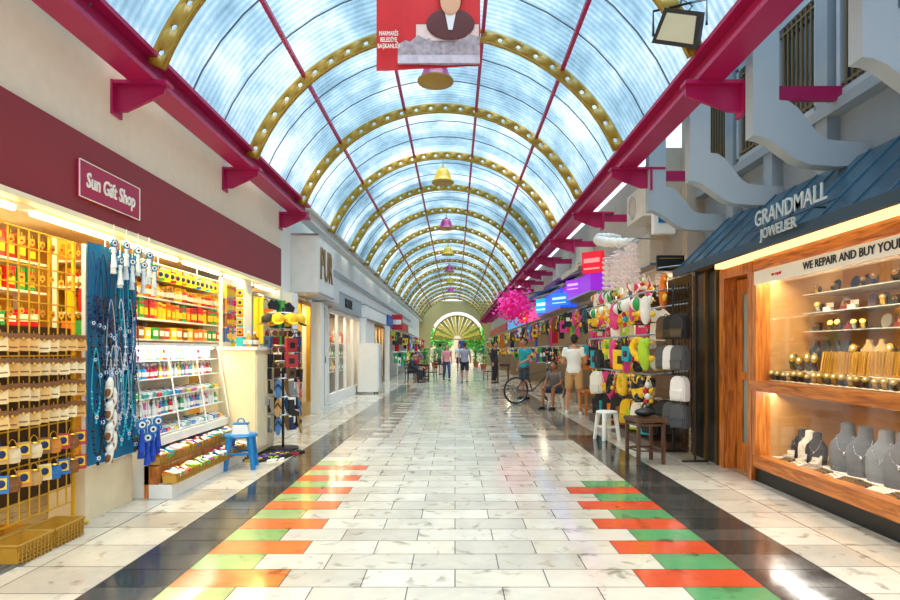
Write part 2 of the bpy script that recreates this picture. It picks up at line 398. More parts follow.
@builder
def leafy_tree():
    o=thing('street_tree','leafy green tree standing beyond the arcade end','tree')
    mb=MB(); mb.tube([(0,0,0),(.05,0,.8),(-.05,.05,1.6),(0,0,2.2)],.1,8); part(mb,'trunk',[DWOOD],o)
    mb=MB()
    for i in range(700):
        d=Vector((random.gauss(0,1),random.gauss(0,1),random.gauss(0,1))).normalized()*random.uniform(.4,1.1)
        c=Vector((0,0,2.1))+d; a=Vector((random.uniform(-1,1),random.uniform(-1,1),random.uniform(-1,1))).normalized()*.15; b=a.orthogonal().normalized()*.1
        mb.add([c-a,c-b,c+a,c+b],[(0,1,2,3)])
    part(mb,'foliage',[M('leaf','#4c9a34',.6,var=.3,scale=2)],o); return o
spawn('leafy_tree',(-1.1,54,0),scale=1); spawn('leafy_tree',(1.9,55,0),rz=2,scale=1.1); spawn('leafy_tree',(-3,58,0),rz=1,scale=1.3); spawn('leafy_tree',(4,60,0),rz=3,scale=1.4)
# ---------------------------------------------------------------- left shop sign band
MAR=M('maroon_panel','#8a262c',.55,var=.08,scale=2)
o=thing('shop_fascia','long maroon fascia board above the gift shop front','shop sign')
mb=MB(); mb.bx(-2.998,-2.94,1.5,10.15,2.36,3.01); part(mb,'board',[MAR],o)
mb=MB(); mb.bx(-2.998,-2.9,1.5,10.15,2.32,2.36); part(mb,'edge_trim',[M('cream_trim','#f3e7c5',.4)],o)
o=thing('name_sign','dark red sign board with white lettering on the fascia','shop sign')
mb=MB(); mb.bx(-2.94,-2.92,4.66,5.55,2.5,2.79,0); part(mb,'board',[M('sign_red','#a80d42',.4)],o)
for a,b,c,d in((4.66,5.55,2.497,2.503),(4.66,5.55,2.787,2.793),(4.657,4.663,2.5,2.79),(5.547,5.553,2.5,2.79)):
    mb=MB(); mb.bx(-2.92,-2.912,a,b,c,d); part(mb,'border_strip',[LBL],o)
text('Sun Gift Shop',.17,LBL,o,(-2.915,5.105,2.645),LW,.004,shear=.12,off=.0025,sx=.76)
y=3.1
while y<10:
    o=thing('tube_light','glowing fluorescent batten under the shop fascia','lamp',(-3.1,y,2.31),group='tube lights under the fascia')
    mb=MB(); mb.bx(-.05,.05,0,1.1,-.0,.05); part(mb,'housing',[WHITE],o)
    mb=MB(); mb.cyl((0.03,.03,-.02),(.03,1.07,-.02),.022,n=8); part(mb,'tube',[TUBE],o)
    y+=1.22
def area(loc,rot,sx,sy,pw,col):
    l=bpy.data.lights.new('shop_light','AREA'); l.shape='RECTANGLE'; l.size=sx; l.size_y=sy; l.energy=pw; l.color=col
    o=bpy.data.objects.new('shop_light',l); COL.objects.link(o); o.location=loc; o.rotation_euler=rot; return o
Yw=(1,.76,.25)
area((-2.95,5.8,2.27),(0,R(20),0),.12,5.5,36,Yw)
area((-3.7,5.5,2.38),(0,0,0),.8,4.5,36,Yw)
area((-2.88,6.0,2.27),(0,R(-50),0),.1,6,85,(1,.66,.16))
# ---------------------------------------------------------------- small goods builders (front faces -Y)
@builder
def gift_box():
    mb=MB(); mb.box((0,0,.05),(.11,.07,.1),0); mb.box((0,-.036,.055),(.08,.003,.05),1); mb.box((0,0,.103),(.114,.074,.012),2)
    return single(mb,'gift_box',[T_G,LBL,T_M],'boxed souvenir','box')
@builder
def tall_pack():
    mb=MB(); mb.box((0,0,.08),(.075,.05,.16),0); mb.box((0,-.026,.06),(.06,.003,.06),1); mb.box((0,-.026,.125),(.06,.003,.02),2)
    return single(mb,'souvenir_packet',[T_G,YEL,RED],'souvenir packet','packet')
@builder
def jar():
    mb=MB(); mb.lathe([(.0,0),(.035,0),(.04,.01),(.04,.07),(.03,.085),(.03,.09)],n=12,m=0); mb.lathe([(.034,.085),(.034,.11),(0,.112)],n=12,m=1); mb.lathe([(.041,.02),(.041,.06)],n=12,m=2)
    return single(mb,'spice_jar',[T_G,GOLD,LBL],'jar','jar')
@builder
def bottle():
    mb=MB(); mb.lathe([(0,0),(.028,0),(.03,.01),(.03,.1),(.012,.135),(.012,.16)],n=12); mb.lathe([(.014,.155),(.014,.18),(0,.182)],n=10,m=1); mb.lathe([(.031,.03),(.031,.08)],n=12,m=2)
    return single(mb,'bottle',[T_G,WHITE,LBL],'bottle','bottle')
@builder
def plate():
    Rm=Matrix.Rotation(R(80),4,'X'); mb=MB()
    T=Matrix.Translation((0,.0,.09))@Rm
    mb.lathe([(0,.004),(.05,.004),(.085,.015),(.088,.018)],n=20,m=0,M4=T); mb.lathe([(0,0),(.052,-.0),(.088,.012)],n=20,m=1,M4=T); mb.lathe([(.03,.006),(.04,.007)],n=20,m=2,M4=T); 
    return single(mb,'decorative_plate',[T_G,T_G,GOLD],'glazed plate','plate')
@builder
def wallet():
    mb=MB(); mb.prism([(-.032,-.02),(.032,-.02),(.036,-.115),(.028,-.125),(-.028,-.125),(-.036,-.115)],'y',-.01,.01,0); mb.prism([(-.034,-.016),(.034,-.016),(.034,-.04),(0,-.058),(-.034,-.04)],'y',-.014,-.009,1); mb.cyl((0,-.018,-.05),(0,-.012,-.05),.008,n=8,m=2); mb.cyl((0,0,-.02),(0,0,0),.002,n=4,m=2)
    mb.box((0,-.011,-.1),(.05,.003,.006),1)
    return single(mb,'hanging_pouch',[T_M,TAN,GOLD],'tan leather pouch hanging on the wire rack','pouch')
@builder
def purse():
    mb=MB(); mb.lathe([(0,-.135),(.035,-.13),(.043,-.1),(.038,-.06),(.026,-.045)],n=14,m=0,sy=.45); mb.lathe([(.044,-.105),(.044,-.08)],n=14,m=1,sy=.5); mb.torus((0,0,-.045),.026,.005,14,5,2,'z'); mb.tube([(-.024,0,-.045),(-.012,0,-.01),(0,0,0),(.012,0,-.01),(.024,0,-.045)],.0025,4,2)
    return single(mb,'patterned_purse',[T_M,T_G,GOLD],'patterned purse','purse')
@builder
def picture_tag():
    mb=MB(); mb.box((0,0,-.075),(.075,.008,.095),0); mb.box((0,-.006,-.07),(.055,.004,.06),1); mb.ell((0,-.008,-.07),(.022,.004,.022),8,6,2); mb.cyl((0,0,-.03),(0,0,0),.002,n=4,m=2)
    return single(mb,'souvenir_tag',[T_G,YEL,NAVY],'souvenir tag','souvenir')
def loop(w,h,n=22,wave=0):
    return [(w/2*math.sin(2*math.pi*i/n)*(1-.35*(math.cos(2*math.pi*i/n))),wave*math.sin(i*2.1),-h/2+h/2*math.cos(2*math.pi*i/n)) for i in range(n)]
@builder
def necklace():
    o=thing('bead_necklace','bead necklace','necklace'); P=loop(.09,.62,30)
    mb=MB(); mb.tube(P,.004,4,0,True)
    for i in range(9,22): mb.ell(P[i],.012,8,6,1)
    mb.cyl((0,0,-.6),(0,0,-.7),.004,.012,n=8,m=1); part(mb,'bead_string',[T_M,T_G],o)
    mb=MB(); mb.cyl((0,-.008,-.64),(0,.004,-.64),.028,n=14,m=0); mb.cyl((0,-.01,-.64),(0,-.004,-.64),.018,n=12,m=1); mb.cyl((0,-.012,-.64),(0,-.006,-.64),.008,n=10,m=2)
    part(mb,'pendant',[BLUE,LBL,BLACK],o,'blue glass eye bead pendant'); return o
@builder
def eye_charm():
    o=thing('eye_bead_charm','blue glass eye bead charm with white tassel','charm')
    mb=MB(); mb.cyl((0,0,0),(0,0,-.12),.002,n=4,m=3); mb.cyl((0,-.008,-.15),(0,.008,-.15),.034,n=16,m=0); mb.cyl((0,-.011,-.15),(0,-.006,-.15),.022,n=14,m=1); mb.cyl((0,-.014,-.15),(0,-.008,-.15),.01,n=12,m=2); part(mb,'bead',[BLUE,LBL,BLACK,LBL],o)
    mb=MB()
    mb.lathe([(0,-.18),(.014,-.185),(.016,-.2),(.011,-.21),(.024,-.34),(0,-.34)],n=12); part(mb,'tassel',[T_M],o); return o
@builder
def basket():
    mb=MB()
    for s in(-1,1):
        mb.box((0,s*.085,.05),(.26,.012,.1),0,('X',R(-s*8))); mb.box((s*.13,0,.05),(.012,.17,.1),0,('Y',R(s*8)))
    mb.box((0,0,.006),(.25,.16,.012),0)
    for s in(-1,1): mb.cyl((-.14,s*.093,.1),(.14,s*.093,.1),.009,n=6,m=1); mb.cyl((s*.14,-.093,.1),(s*.14,.093,.1),.009,n=6,m=1)
    for i in range(1,5): mb.cyl((-.132,-.094,.02*i),(.132,-.094,.02*i),.005,n=5,m=1)
    for i in range(9): mb.cyl((-.12+.03*i,-.1,.0),(-.12+.03*i,-.1,.1),.004,n=5,m=1)
    return single(mb,'wicker_basket',[T_M,M('wicker','#a87c26',.7)],'small rectangular wicker basket','basket')
@builder
def soap():
    mb=MB(); mb.box((0,0,.02),(.06,.08,.035),0,('X',R(15))); mb.box((0,-.002,.038),(.04,.05,.004),1,('X',R(15)))
    return single(mb,'wrapped_soap',[T_G,LBL],'wrapped soap bar','soap')
def shelf_unit(loc,w,h,d,zs,back,rz,label,mat=WHITE,z0=0):
    o=thing('shelving_unit',label,'shelf',loc,rz)
    mb=MB(); mb.box((0,d/2,h/2),(w,.02,h)); part(mb,'back_panel',[back],o)
    for s in(-1,0,1): mb=MB(); mb.box((s*(w/2-.012),d*.35,h/2),(.024,.04,h)); part(mb,'upright',[mat],o)
    for z in zs: mb=MB(); mb.box((0,0,z-.01),(w-.05,d-.02,.018)); part(mb,'shelf',[mat],o)
    return o
def fill(kind,x,y0,y1,z,step,pal,rz,group,lab,cat,dj=.01,sc=(.9,1.15)):
    y=y0
    while y<y1:
        n,c=nm(pal); spawn(kind,(x+random.uniform(-dj,dj),y,z),rz+random.uniform(-.08,.08),c,random.uniform(*sc),lab.format(n),cat,group); y+=step
YB=M('lit_back','#d99f2c',.7)
L90=R(90)
shelf_unit((-3.42,6.85,0),3.1,2.3,.34,(.3,1.42,1.64,1.87,2.1),YB,L90,'tall white shelving packed with souvenirs inside the gift shop')
for z,k,l,c in((1.42,'gift_box','small {} gift box on the shop shelf','box'),(1.64,'tall_pack','{} sweets packet on the shop shelf','packet'),(1.87,'jar','{} jar with gold lid on the shop shelf','jar'),(2.1,'gift_box','{} boxed souvenir on the top shelf','box')):
    for dx in (-.0,.12): fill(k,-3.3-dx,5.36,8.3,z,{'gift_box':.145,'tall_pack':.1,'jar':.11}[k],WARMP,L90,'souvenirs on the tall shelving',l,c,sc=(1.1,1.3) if k!='jar' else (1.2,1.5))
shelf_unit((-3.75,4.1,0),2.4,2.3,.34,(.5,.9,1.2,1.5,1.8,2.05),YB,L90,'white shelving behind the wire rack in the gift shop')
for z in (.9,1.2,1.5,1.8,2.05): fill('gift_box' if z<1.7 else 'tall_pack',-3.64,3.0,5.2,z,.125,WARMP,L90,'boxes on the rear shelving','{} gift box on the rear shelf','box',sc=(1,1.4))
mb=MB(); mb.cyl((-3.12,5.3,2.2),(-3.12,8.3,2.2),.01,n=6)
for y in (5.35,6.3,7.25,8.2): mb.cyl((-3.12,y,2.2),(-3.12,y,2.36),.006,n=5)
single(mb,'hanging_rail',[STEEL],'thin steel rail across the shop front','rail')
y=5.4
while y<8.2:
    n,c=nm(WARMP+PAL); spawn('picture_tag',(-3.1,y,2.19),R(60),c,1.3,f'{n} hanging souvenir card at the shop front','souvenir','cards on the front rail'); y+=.13
for i in range(3):
    for j in range(9):
        n,c=nm(WARMP+PAL); spawn('picture_tag',(-3.3+.12*i,8.545,2.2-.14*j),0,c,1.2,f'{n} souvenir magnet on the pier beside the shelves','souvenir','magnets on the pier')
o=thing('display_case','white glass-fronted display case with lit shelves','display case',(-2.95,6.22,0),L90)
w,h,d=1.9,.92,.5
mb=MB(); mb.bx(-w/2,w/2,-d/2,d/2,.42,.5); mb.bx(-w/2,w/2,d/2-.02,d/2,.5,1.36); mb.bx(-w/2,w/2,-d/2+.14,d/2,1.34,1.37); mb.bx(-w/2,-w/2+.02,-d/2,d/2,0,.5); mb.bx(w/2-.02,w/2,-d/2,d/2,0,.5); mb.bx(-w/2,w/2,d/2-.02,d/2,0,.42)
for x in(-w/2,-w/6,w/6,w/2): mb.cyl((x,-d/2,.5),(x,-d/2+.14,1.35),.007,n=6)
part(mb,'frame',[M('white_lacquer','#f2f0e8',.3)],o)
mb=MB(); mb.add([(-w/2,-d/2,.5),(w/2,-d/2,.5),(w/2,-d/2+.14,1.35),(-w/2,-d/2+.14,1.35)],[(0,1,2,3)]); part(mb,'glass_front',[GL],o)
for z in(.52,.69,.86,1.03,1.2):
    mb=MB(); mb.bx(-w/2+.02,w/2-.02,-d/2+.03+(z-.5)*.16,d/2-.03,z-.01,z); part(mb,'shelf',[M('shelf_white','#f8f8f2',.3)],o)
mb=MB(); mb.cyl((-w/2+.05,-d/2+.19,1.32),(w/2-.05,-d/2+.19,1.32),.012,n=6); part(mb,'lamp_strip',[TUBE],o)
area((-2.82,6.2,1.32),(0,R(25),0),.04,1.8,9,(1,.97,.85))
PASTEL=[('white','#eeeeea'),('green','#3fae6a'),('pink','#e07aa8'),('blue','#3a8cd0'),('silver','#d5dce0'),('red','#d8323a'),('yellow','#f0c838'),('teal','#48b0b0')]
for z in(.52,.69,.86,1.03,1.2):
    for dx in(.12,.0): fill('soap' if z in(.52,.86) else 'bottle',-2.79-dx-(z-.5)*.16,5.36,7.1,z,.08,PASTEL,L90,'toiletries in the glass case','{} toiletry on the glass case shelf','toiletry',sc=(.75,.85) if z not in(.52,.86) else (1.1,1.4))
o=thing('stepped_stand','low stepped wooden stand holding small baskets','display stand',(-2.6,6.2,0),L90)
mb=MB(); mb.bx(-.95,.95,-.12,.08,0,.12); part(mb,'lower_step',[WHITE],o); mb=MB(); mb.bx(-.95,.95,.08,.12,0,.28); mb.bx(-.95,.95,.0,.12,.12,.28); part(mb,'upper_step',[WOOD],o)
for (x,z) in((-2.5,.13),(-2.65,.29)):
    for i in range(6):
        y=5.4+i*.31
        spawn('basket',(x,y,z),L90,'#d0a040',(1.1,.7,.8),'small wicker basket of wrapped goods','basket','baskets on the stepped stand')
        for j in range(8): n,c=nm(PAL); spawn('soap',(x-.03+.06*(j%2)+random.uniform(-.01,.01),y-.1+(j//2)*.06,z+.05+random.uniform(0,.02)),L90+random.uniform(-.5,.5),c,1.0,f'{n} wrapped soap in a wicker basket','soap','soaps in the baskets',rx=random.uniform(-.3,.3))
def wire_rack(loc,w,z0,z1,rz,nx,nz,label,mat=GOLD):
    o=thing('wire_rack',label,'display rack',loc,rz); mb=MB()
    for i in range(nx+1): x=-w/2+w*i/nx; mb.cyl((x,0,z0),(x,0,z1),.006,n=5)
    for i in range(nz+1): z=z0+(z1-z0)*i/nz; mb.cyl((-w/2,0,z),(w/2,0,z),.006,n=5)
    part(mb,'wire_grid',[mat],o)
    mb=MB(); 
    for s in(-1,1): mb.cyl((s*w/2,0.01,0),(s*w/2,.01,z1),.014,n=8); mb.cyl((s*w/2,-.1,.012),(s*w/2,.15,.012),.012,n=8)
    part(mb,'frame',[mat],o); mb=MB(); mb.bx(-w/2,w/2,.03,.045,.3,1.46); part(mb,'dark_backdrop',[M('backdrop_brown','#4a3010',.8)],o); return o  # brown backdrop added to darken the gaps between the pouches
YW=M('yellow_wire','#e0ab14',.35,.3)
wire_rack((-2.84,4.05,0),.86,.18,2.1,L90,9,16,'yellow wire display rack hung with pouches and cards',YW)
for z in (1.42,1.26,1.1,.94):
    for i in range(9): spawn('wallet',(-2.78,3.67+i*.097,z+random.uniform(-.006,.006)),R(46)+random.uniform(-.12,.12),random.choice(['#e6b970','#f4dca8','#dca458','#ecca90']),(1.0,1,1.05),'tan leather pouch hanging on the yellow wire rack','pouch','pouches on the wire rack',rx=R(-8),ry=random.uniform(-.08,.08))
for z in (.74,.56):
    for i in range(9):
        n,c=nm([('blue','#2a6fb0'),('red','#b82a2e'),('cream','#e8d0a0'),('orange','#d8852c'),('brown','#8a5427'),('cream','#e8d0a0'),('tan','#c99a5a')])
        spawn('purse' if i%2 else 'picture_tag',(-2.78,3.67+i*.097,z),R(50)+random.uniform(-.2,.2),c,(1.1,1,1.15),f'{n} patterned purse or card hanging on the wire rack','purse','purses on the wire rack',rx=R(-6))
@builder
def brass_ornament():
    o=thing('brass_ornament','small brass ornament','ornament'); mb=MB(); mb.cyl((0,0,-.03),(0,0,0),.002,n=4); mb.prism([(-.012,-.03),(.012,-.03),(.017,-.06),(.0,-.085),(-.017,-.06)],'y',-.004,.004); mb.ell((0,-.005,-.055),(.008,.004,.008),8,6,1); part(mb,'ornament_body',[M('yellow_brass','#e8b528',.3,.5),RED],o); return o
for k,z in enumerate((2.06,1.83,1.6)):
    for i in range(9): spawn('brass_ornament',(-2.79,3.67+i*.097,z),R(50)+random.uniform(-.4,.4),None,random.uniform(.8,1.15),'small brass ornament hanging on the yellow wire rack','ornament','ornaments on the wire rack')
for (x,y) in ((-2.72,3.75),(-2.72,4.08),(-2.95,3.9)): spawn('basket',(x,y,.0),L90,'#c08c22',(1.1,1.1,1.2),'empty wicker basket on the floor under the rack','basket','baskets on the floor')
mb=MB()
for i in range(12): mb.bx(-3.2+i*.05,-3.175+i*.05,3.2,3.6,.0,.012)
mb.bx(-3.2,-2.6,3.17,3.2,0,.012).bx(-3.2,-2.6,3.6,3.63,0,.012)
single(mb,'floor_grate',[M('grate','#8a9090',.4,.8)],'grey metal floor grate at the shop threshold','grate')
o=thing('cloth_display_board','tall board wrapped in blue denim cloth hung with necklaces','display board',(-2.77,4.86,0),L90)
mb=MB(); n=14
for i in range(n):
    x0=-.34+.68*i/n; x1=x0+.68/n; a=.012*math.sin(i*1.3); b=.012*math.sin((i+1)*1.3)
    mb.add([(x0,a,.42),(x1,b,.42),(x1,b,2.12),(x0,a,2.12)],[(0,1,2,3)])
part(mb,'cloth',[M('denim','#13729c',.8,var=.3,scale=50)],o)
mb=MB(); mb.box((0,.035,1.25),(.66,.03,1.7)); part(mb,'board',[WHITE],o); mb=MB(); mb.box((0,.16,.2),(.66,.28,.4)); part(mb,'plinth',[M('box_card','#e6d3ae',.8)],o)
for r,(z,num) in enumerate(((2.04,9),(1.72,9),(1.32,8),(1.1,6))):
    for i in range(num):
        n,c=random.choice([('white','#e9ecef'),('dark blue','#14275e'),('silver','#b8c0c8'),('brown','#5a3d28'),('turquoise','#2fb5c5'),('black','#1a1a1c'),('dark blue','#1a2f70')])
        spawn('necklace',(-2.745+.012*r,4.55+i*.64/num+random.uniform(-.01,.01),z+random.uniform(-.04,.04)),R(75),c,random.uniform(.75,1.0),f'{n} bead necklace with eye pendant on the denim board','necklace','necklaces on the denim board')
for i in range(16): spawn('eye_charm',(-2.66-.03*(i%2),4.68+i*.045,2.28-.06*(i%4)),R(60)+random.uniform(-.5,.5),'#e9f2f4',random.uniform(.85,1.05),'white tassel charm with blue eye bead at the shop front','charm','tassel charms at the shop front')
for i in range(8): spawn('eye_charm',(-2.6-.03*(i%2),4.98+i*.045,.86-.06*(i%3)),R(50),'#1548b8',1.2,'blue tassel charm hanging low at the board edge','charm','blue tassel charms')
@builder
def slipper():
    mb=MB(); pts=[]
    for i in range(16):
        t=2*math.pi*i/16; x=.042*math.cos(t)*(1+.15*math.sin(t)); y=.12*math.sin(t); pts.append((x,y))
    mb.prism(pts,'z',0,.02,0)
    mb.tube([(0,.06,.02),(-.015,.045,.035),(-.045,-.01,.012)],.007,6,1); mb.tube([(0,.06,.02),(.015,.045,.035),(.045,-.01,.012)],.007,6,1)
    return single(mb,'flip_flop',[T_M,BLACK],'flip-flop','slipper')
@builder
def espadrille():
    mb=MB(); mb.ell((0,0,.03),(.045,.125,.035),12,8,0); mb.ell((0,.04,.045),(.038,.06,.035),10,6,0); mb.box((0,0,.01),(.07,.2,.02),1); mb.ell((0,-.05,.055),(.03,.055,.012),10,6,2)
    return single(mb,'cloth_shoe',[T_M,TAN,TAN],'cloth shoe','shoe')
for i in range(7): spawn('espadrille',(-2.7,4.7+.05*(i%2),1.0-i*.085),R(10),'#e6dfd0',.72,'white cloth shoe hanging in a column','shoe','white shoes hanging by the board',rx=R(75))
o=thing('card_rack','narrow rack of postcards on a white post','card rack',(-2.86,7.55,0),L90)
mb=MB(); mb.box((0,.03,1.1),(.3,.04,2.2)); part(mb,'post',[WHITE],o)
for z in(1.4,1.58,1.76,1.94): mb=MB(); mb.box((0,-.02,z),(.3,.06,.012)); mb.cyl((-.15,-.05,z+.03),(.15,-.05,z+.03),.004,n=5); part(mb,'pocket',[STEEL],o)
for z in(1.41,1.59,1.77,1.95):
    for i in range(4): n,c=nm(WARMP+PAL); spawn('tall_pack',(-2.82,7.43+i*.08,z),L90,c,(1.1,.4,1),f'{n} postcard pack in the narrow rack','postcard','postcards in the rack')
o=thing('counter_cabinet','cream painted cabinet beside the gift shop post','cabinet',(-2.63,7.6,0),L90)
mb=MB(); mb.bx(-.36,.36,-.22,.22,.04,1.3); part(mb,'body',[M('cream_lacquer','#efdfb8',.35)],o)
mb=MB(); mb.bx(-.38,.38,-.24,.24,1.3,1.34); part(mb,'top',[WHITE],o); mb=MB(); mb.bx(-.34,.34,-.2,.2,0,.04); part(mb,'plinth',[DWOOD],o)
for s in(-1,1):
    mb=MB(); mb.bx(s*.18-.16,s*.18+.16,-.235,-.22,.1,1.24); dd=part(mb,'door',[M('cream_door','#f2e4c0',.35)],o); mb=MB(); mb.cyl((s*.05,-.25,.6),(s*.05,-.25,.72),.007,n=6); part(mb,'handle',[STEEL],dd)
for i in range(5): n,c=nm(PAL); spawn('bottle' if i%2 else 'gift_box',(-2.62+.05*(i%2),7.35+.12*i,1.34),L90,c,1.1,f'{n} souvenir standing on the cream cabinet','souvenir','goods on the cabinet')
def plastic_stool(loc,mat,label,rz=0,w=.17,h=.42):
    o=thing('plastic_stool',label,'stool',loc,rz)
    mb=MB(); mb.prism([(w*.9*math.cos(t),w*.9*math.sin(t)) for t in [2*math.pi*(i+.5)/12 for i in range(12)]],'z',h-.03,h)
    mb.torus((0,0,h-.02),w*.9,.02,20,6,0,'z'); part(mb,'seat',[mat],o)
    for a in(45,135,225,315):
        mb=MB(); c,s_=math.cos(R(a)),math.sin(R(a)); mb.cyl((c*w*.82,s_*w*.82,h-.03),(c*w*1.18,s_*w*1.18,0),.036,.026,n=8); part(mb,'leg',[mat],o)
    mb=MB(); P=[(math.cos(R(a))*w*1.02,math.sin(R(a))*w*1.02,h*.45) for a in(45,135,225,315)]
    mb.tube(P,.014,6,0,True)
    part(mb,'stretcher',[mat],o)
    return o
plastic_stool((-2.36,6.62,0),BLUE,'blue plastic stool on the tiled floor beside the cabinet',.2,.175,.38)
o=thing('scale_box','small white and blue plastic box resting on the stool','box',(-2.36,6.62,.38),.2)
mb=MB(); mb.prism([(-.09,0),(.09,0),(.07,.1),(-.07,.1)],'y',-.07,.07); part(mb,'body',[WHITE],o); mb=MB(); mb.box((0,0,.11),(.16,.12,.02)); mb.torus((0,0,.13),.035,.008,14,5,0,'y'); part(mb,'lid',[BLUE],o)
@builder
def cap():
    mb=MB(); mb.lathe([(.095,0),(.095,.03),(.08,.075),(.04,.105),(0,.112)],n=14,m=0)
    mb.prism([(.08*math.cos(R(a)),-.04-.13*math.sin(R(a))) for a in range(0,181,20)],'z',0,.01,1); mb.ell((0,0,.112),.01,6,4,1)
    return single(mb,'baseball_cap',[T_M,T_M],'cap','cap')
@builder
def sun_hat():
    mb=MB(); mb.lathe([(.2,0),(.19,.008),(.1,.02),(.095,.06),(.08,.1),(0,.115)],n=18,m=0); mb.lathe([(.1,.022),(.099,.05)],n=18,m=1); mb.cyl((0,0,.11),(0,0,.2),.002,n=4,m=1)
    return single(mb,'sun_hat',[T_M,RED],'hat','hat')
@builder
def socks():
    mb=MB(); mb.prism([(-.03,0),(.03,0),(.035,-.13),(.09,-.16),(.09,-.2),(-.02,-.2),(-.03,-.15)],'y',-.012,.012,0); mb.box((0,0,-.012),(.062,.027,.024),1)
    return single(mb,'hanging_socks',[T_M,LBL],'pair of socks','socks')
@builder
def tshirt():
    mb=MB(); h=[(-.1,0),(-.05,-.03),(.05,-.03),(.1,0),(.24,-.1),(.19,-.2),(.15,-.16),(.16,-.56),(-.16,-.56),(-.15,-.16),(-.19,-.2),(-.24,-.1)]
    mb.prism(h,'y',-.015,.015,0); mb.box((0,-.018,-.27),(.15,.006,.14),1)
    return single(mb,'t_shirt',[T_M,LBL],'T-shirt','T-shirt')
@builder
def tote():
    mb=MB(); mb.prism([(-.15,-.2),(.15,-.2),(.13,-.5),(-.13,-.5)],'y',-.04,.04,0); mb.tube([(-.09,0,-.2),(-.07,0,-.06),(0,0,0),(.07,0,-.06),(.09,0,-.2)],.009,6,1); mb.box((0,-.043,-.35),(.13,.006,.12),1)
    return single(mb,'tote_bag',[T_M,BLACK],'bag','bag')
@builder
def sunglasses():
    mb=MB()
    for s in(-1,1):
        mb.cyl((s*.035,-.004,-.03),(s*.035,.004,-.03),.028,n=14,m=0); mb.torus((s*.035,0,-.03),.028,.004,14,5,1); mb.cyl((s*.062,0,-.02),(s*.06,.08,-.03),.003,n=5,m=1)
    mb.cyl((-.01,0,-.02),(.01,0,-.02),.004,n=5,m=1); mb.cyl((0,0,-.02),(0,0,0),.002,n=4,m=1)
    return single(mb,'sunglasses',[BLACK,T_G],'sunglasses','sunglasses')
o=thing('accessory_stand','tall black floor stand hung with caps, bags and socks','display stand',(-2.25,7.85,0))
mb=MB(); mb.cyl((0,0,0),(0,0,1.85),.018,n=8); mb.cyl((0,0,0),(0,0,.03),.2,.2,n=16); part(mb,'pole',[BLACK],o)
ZS=(.45,.68,.92,1.14,1.34,1.55,1.76)
for z in ZS:
    mb=MB()
    for a in range(0,360,60): mb.cyl((0,0,z),(.2*math.cos(R(a)),.2*math.sin(R(a)),z+.02),.005,n=5)
    mb.torus((0,0,z+.02),.2,.005,18,5,0,'z'); part(mb,'hook_ring',[STEEL],o)
for z in ZS:
    for a in range(0,360,45):
        x,y=-2.25+.21*math.cos(R(a)),7.85+.21*math.sin(R(a)); j=random.uniform(-.3,.3); s=random.uniform(.8,1.1)
        if z>1.7: n,c=random.choice([('yellow','#f0c52a'),('yellow','#e8b820'),('black','#26262a')]); spawn('cap',(x,y,z-.08),R(a)+L90+j,c,.85,f'{n} baseball cap on the black stand','cap','caps on the accessory stand',rx=R(25))
        elif z>1.1:
            if a%90: n,c=random.choice([('black','#1c1c20'),('brown','#5a3d28'),('red','#a02830'),('blue','#2a4a80')]); spawn('tote',(x,y,z+.02),R(a)+L90+j,c,.55*s,f'{n} small bag hanging on the black stand','bag','bags on the accessory stand')
            else: n,c=random.choice([('black','#1c1c20'),('red','#b8222a'),('gold','#b89030')]); spawn('sunglasses',(x*1.0,y,z+.0),R(a)+L90,c,1.2,f'{n} sunglasses hanging on the black stand','sunglasses','sunglasses on the accessory stand')
        elif a%90: n,c=random.choice([('black','#1c1c20'),('grey','#77777c'),('navy','#1c2b5a'),('white','#dddddd')]); spawn('socks',(x,y,z+.015),R(a)+L90+j,c,1.15*s,f'{n} socks hanging on the black stand','socks','socks on the accessory stand')
        else: n,c=random.choice([('pink','#c85a7a'),('blue','#3a6aa0'),('black','#26262a'),('tan','#b08850')]); spawn('slipper',(x,y,z-.12),R(a)+L90+j,c,1.0,f'{n} flip-flop hanging on the black stand','slipper','flip-flops on the accessory stand',rx=R(80))
for i in range(20):
    n,c=nm(PAL+[('black','#1c1c20')]*4); spawn('slipper',(-2.5+.13*(i%4)+.03*(i//4),7.05+.13*(i//4),.0),R(-30)+random.uniform(-.3,.3),c,1,f'{n} flip-flop on the floor by the stand','slipper','flip-flops on the floor')
@builder
def scarf():
    mb=MB(); n=8
    for i in range(n):
        x0=-.11+.22*i/n;x1=x0+.22/n;a=.02*math.sin(i*1.6);b=.02*math.sin((i+1)*1.6)
        mb.add([(x0,a,-.85),(x1,b,-.85),(x1,b,0),(x0,a,0)],[(0,1,2,3)],i%2)
    mb.cyl((-.12,0,0),(.12,0,0),.012,n=6)
    return single(mb,'hanging_scarf',[T_M,T_G],'scarf','scarf')
def rail(side,y0,y1,z,x,label):
    mb=MB(); mb.cyl((x,y0,z),(x,y1,z),.014,n=8)
    for y in(y0,y1): mb.cyl((x,y,z),(side*3.0,y,z+.05),.01,n=6)
    single(mb,'goods_rail',[STEEL],label,'rail',group='goods rails')
names={'tshirt':'T-shirt','tote':'bag','scarf':'scarf','sun_hat':'hat','backpack':'backpack','swim_ring':'swim ring','beach_ball':'ball','bucket':'toy bucket','shell_mobile':'shell mobile','sunglasses':'sunglasses','purse':'purse'}
def hang(side,y0,y1,z,x,kinds,step,grp,place,pal=PAL,sc=1):
    rail(side,y0-.1,y1+.1,z,x,'steel rail fixed along the shop front')
    y=y0
    while y<y1:
        k=random.choice(kinds); n,c=nm(pal); s=sc*random.uniform(.7,1.2)
        if random.random()<.2: n,c='black','#222226'
        spawn(k,(x+random.uniform(-.1,.1),y,z-.015 if k!='sun_hat' else z-.2),(-side)*L90+side*R(35)+random.uniform(-.5,.5),c,s,f'{n} {names[k]} hanging {place}',names[k],grp); y+=step
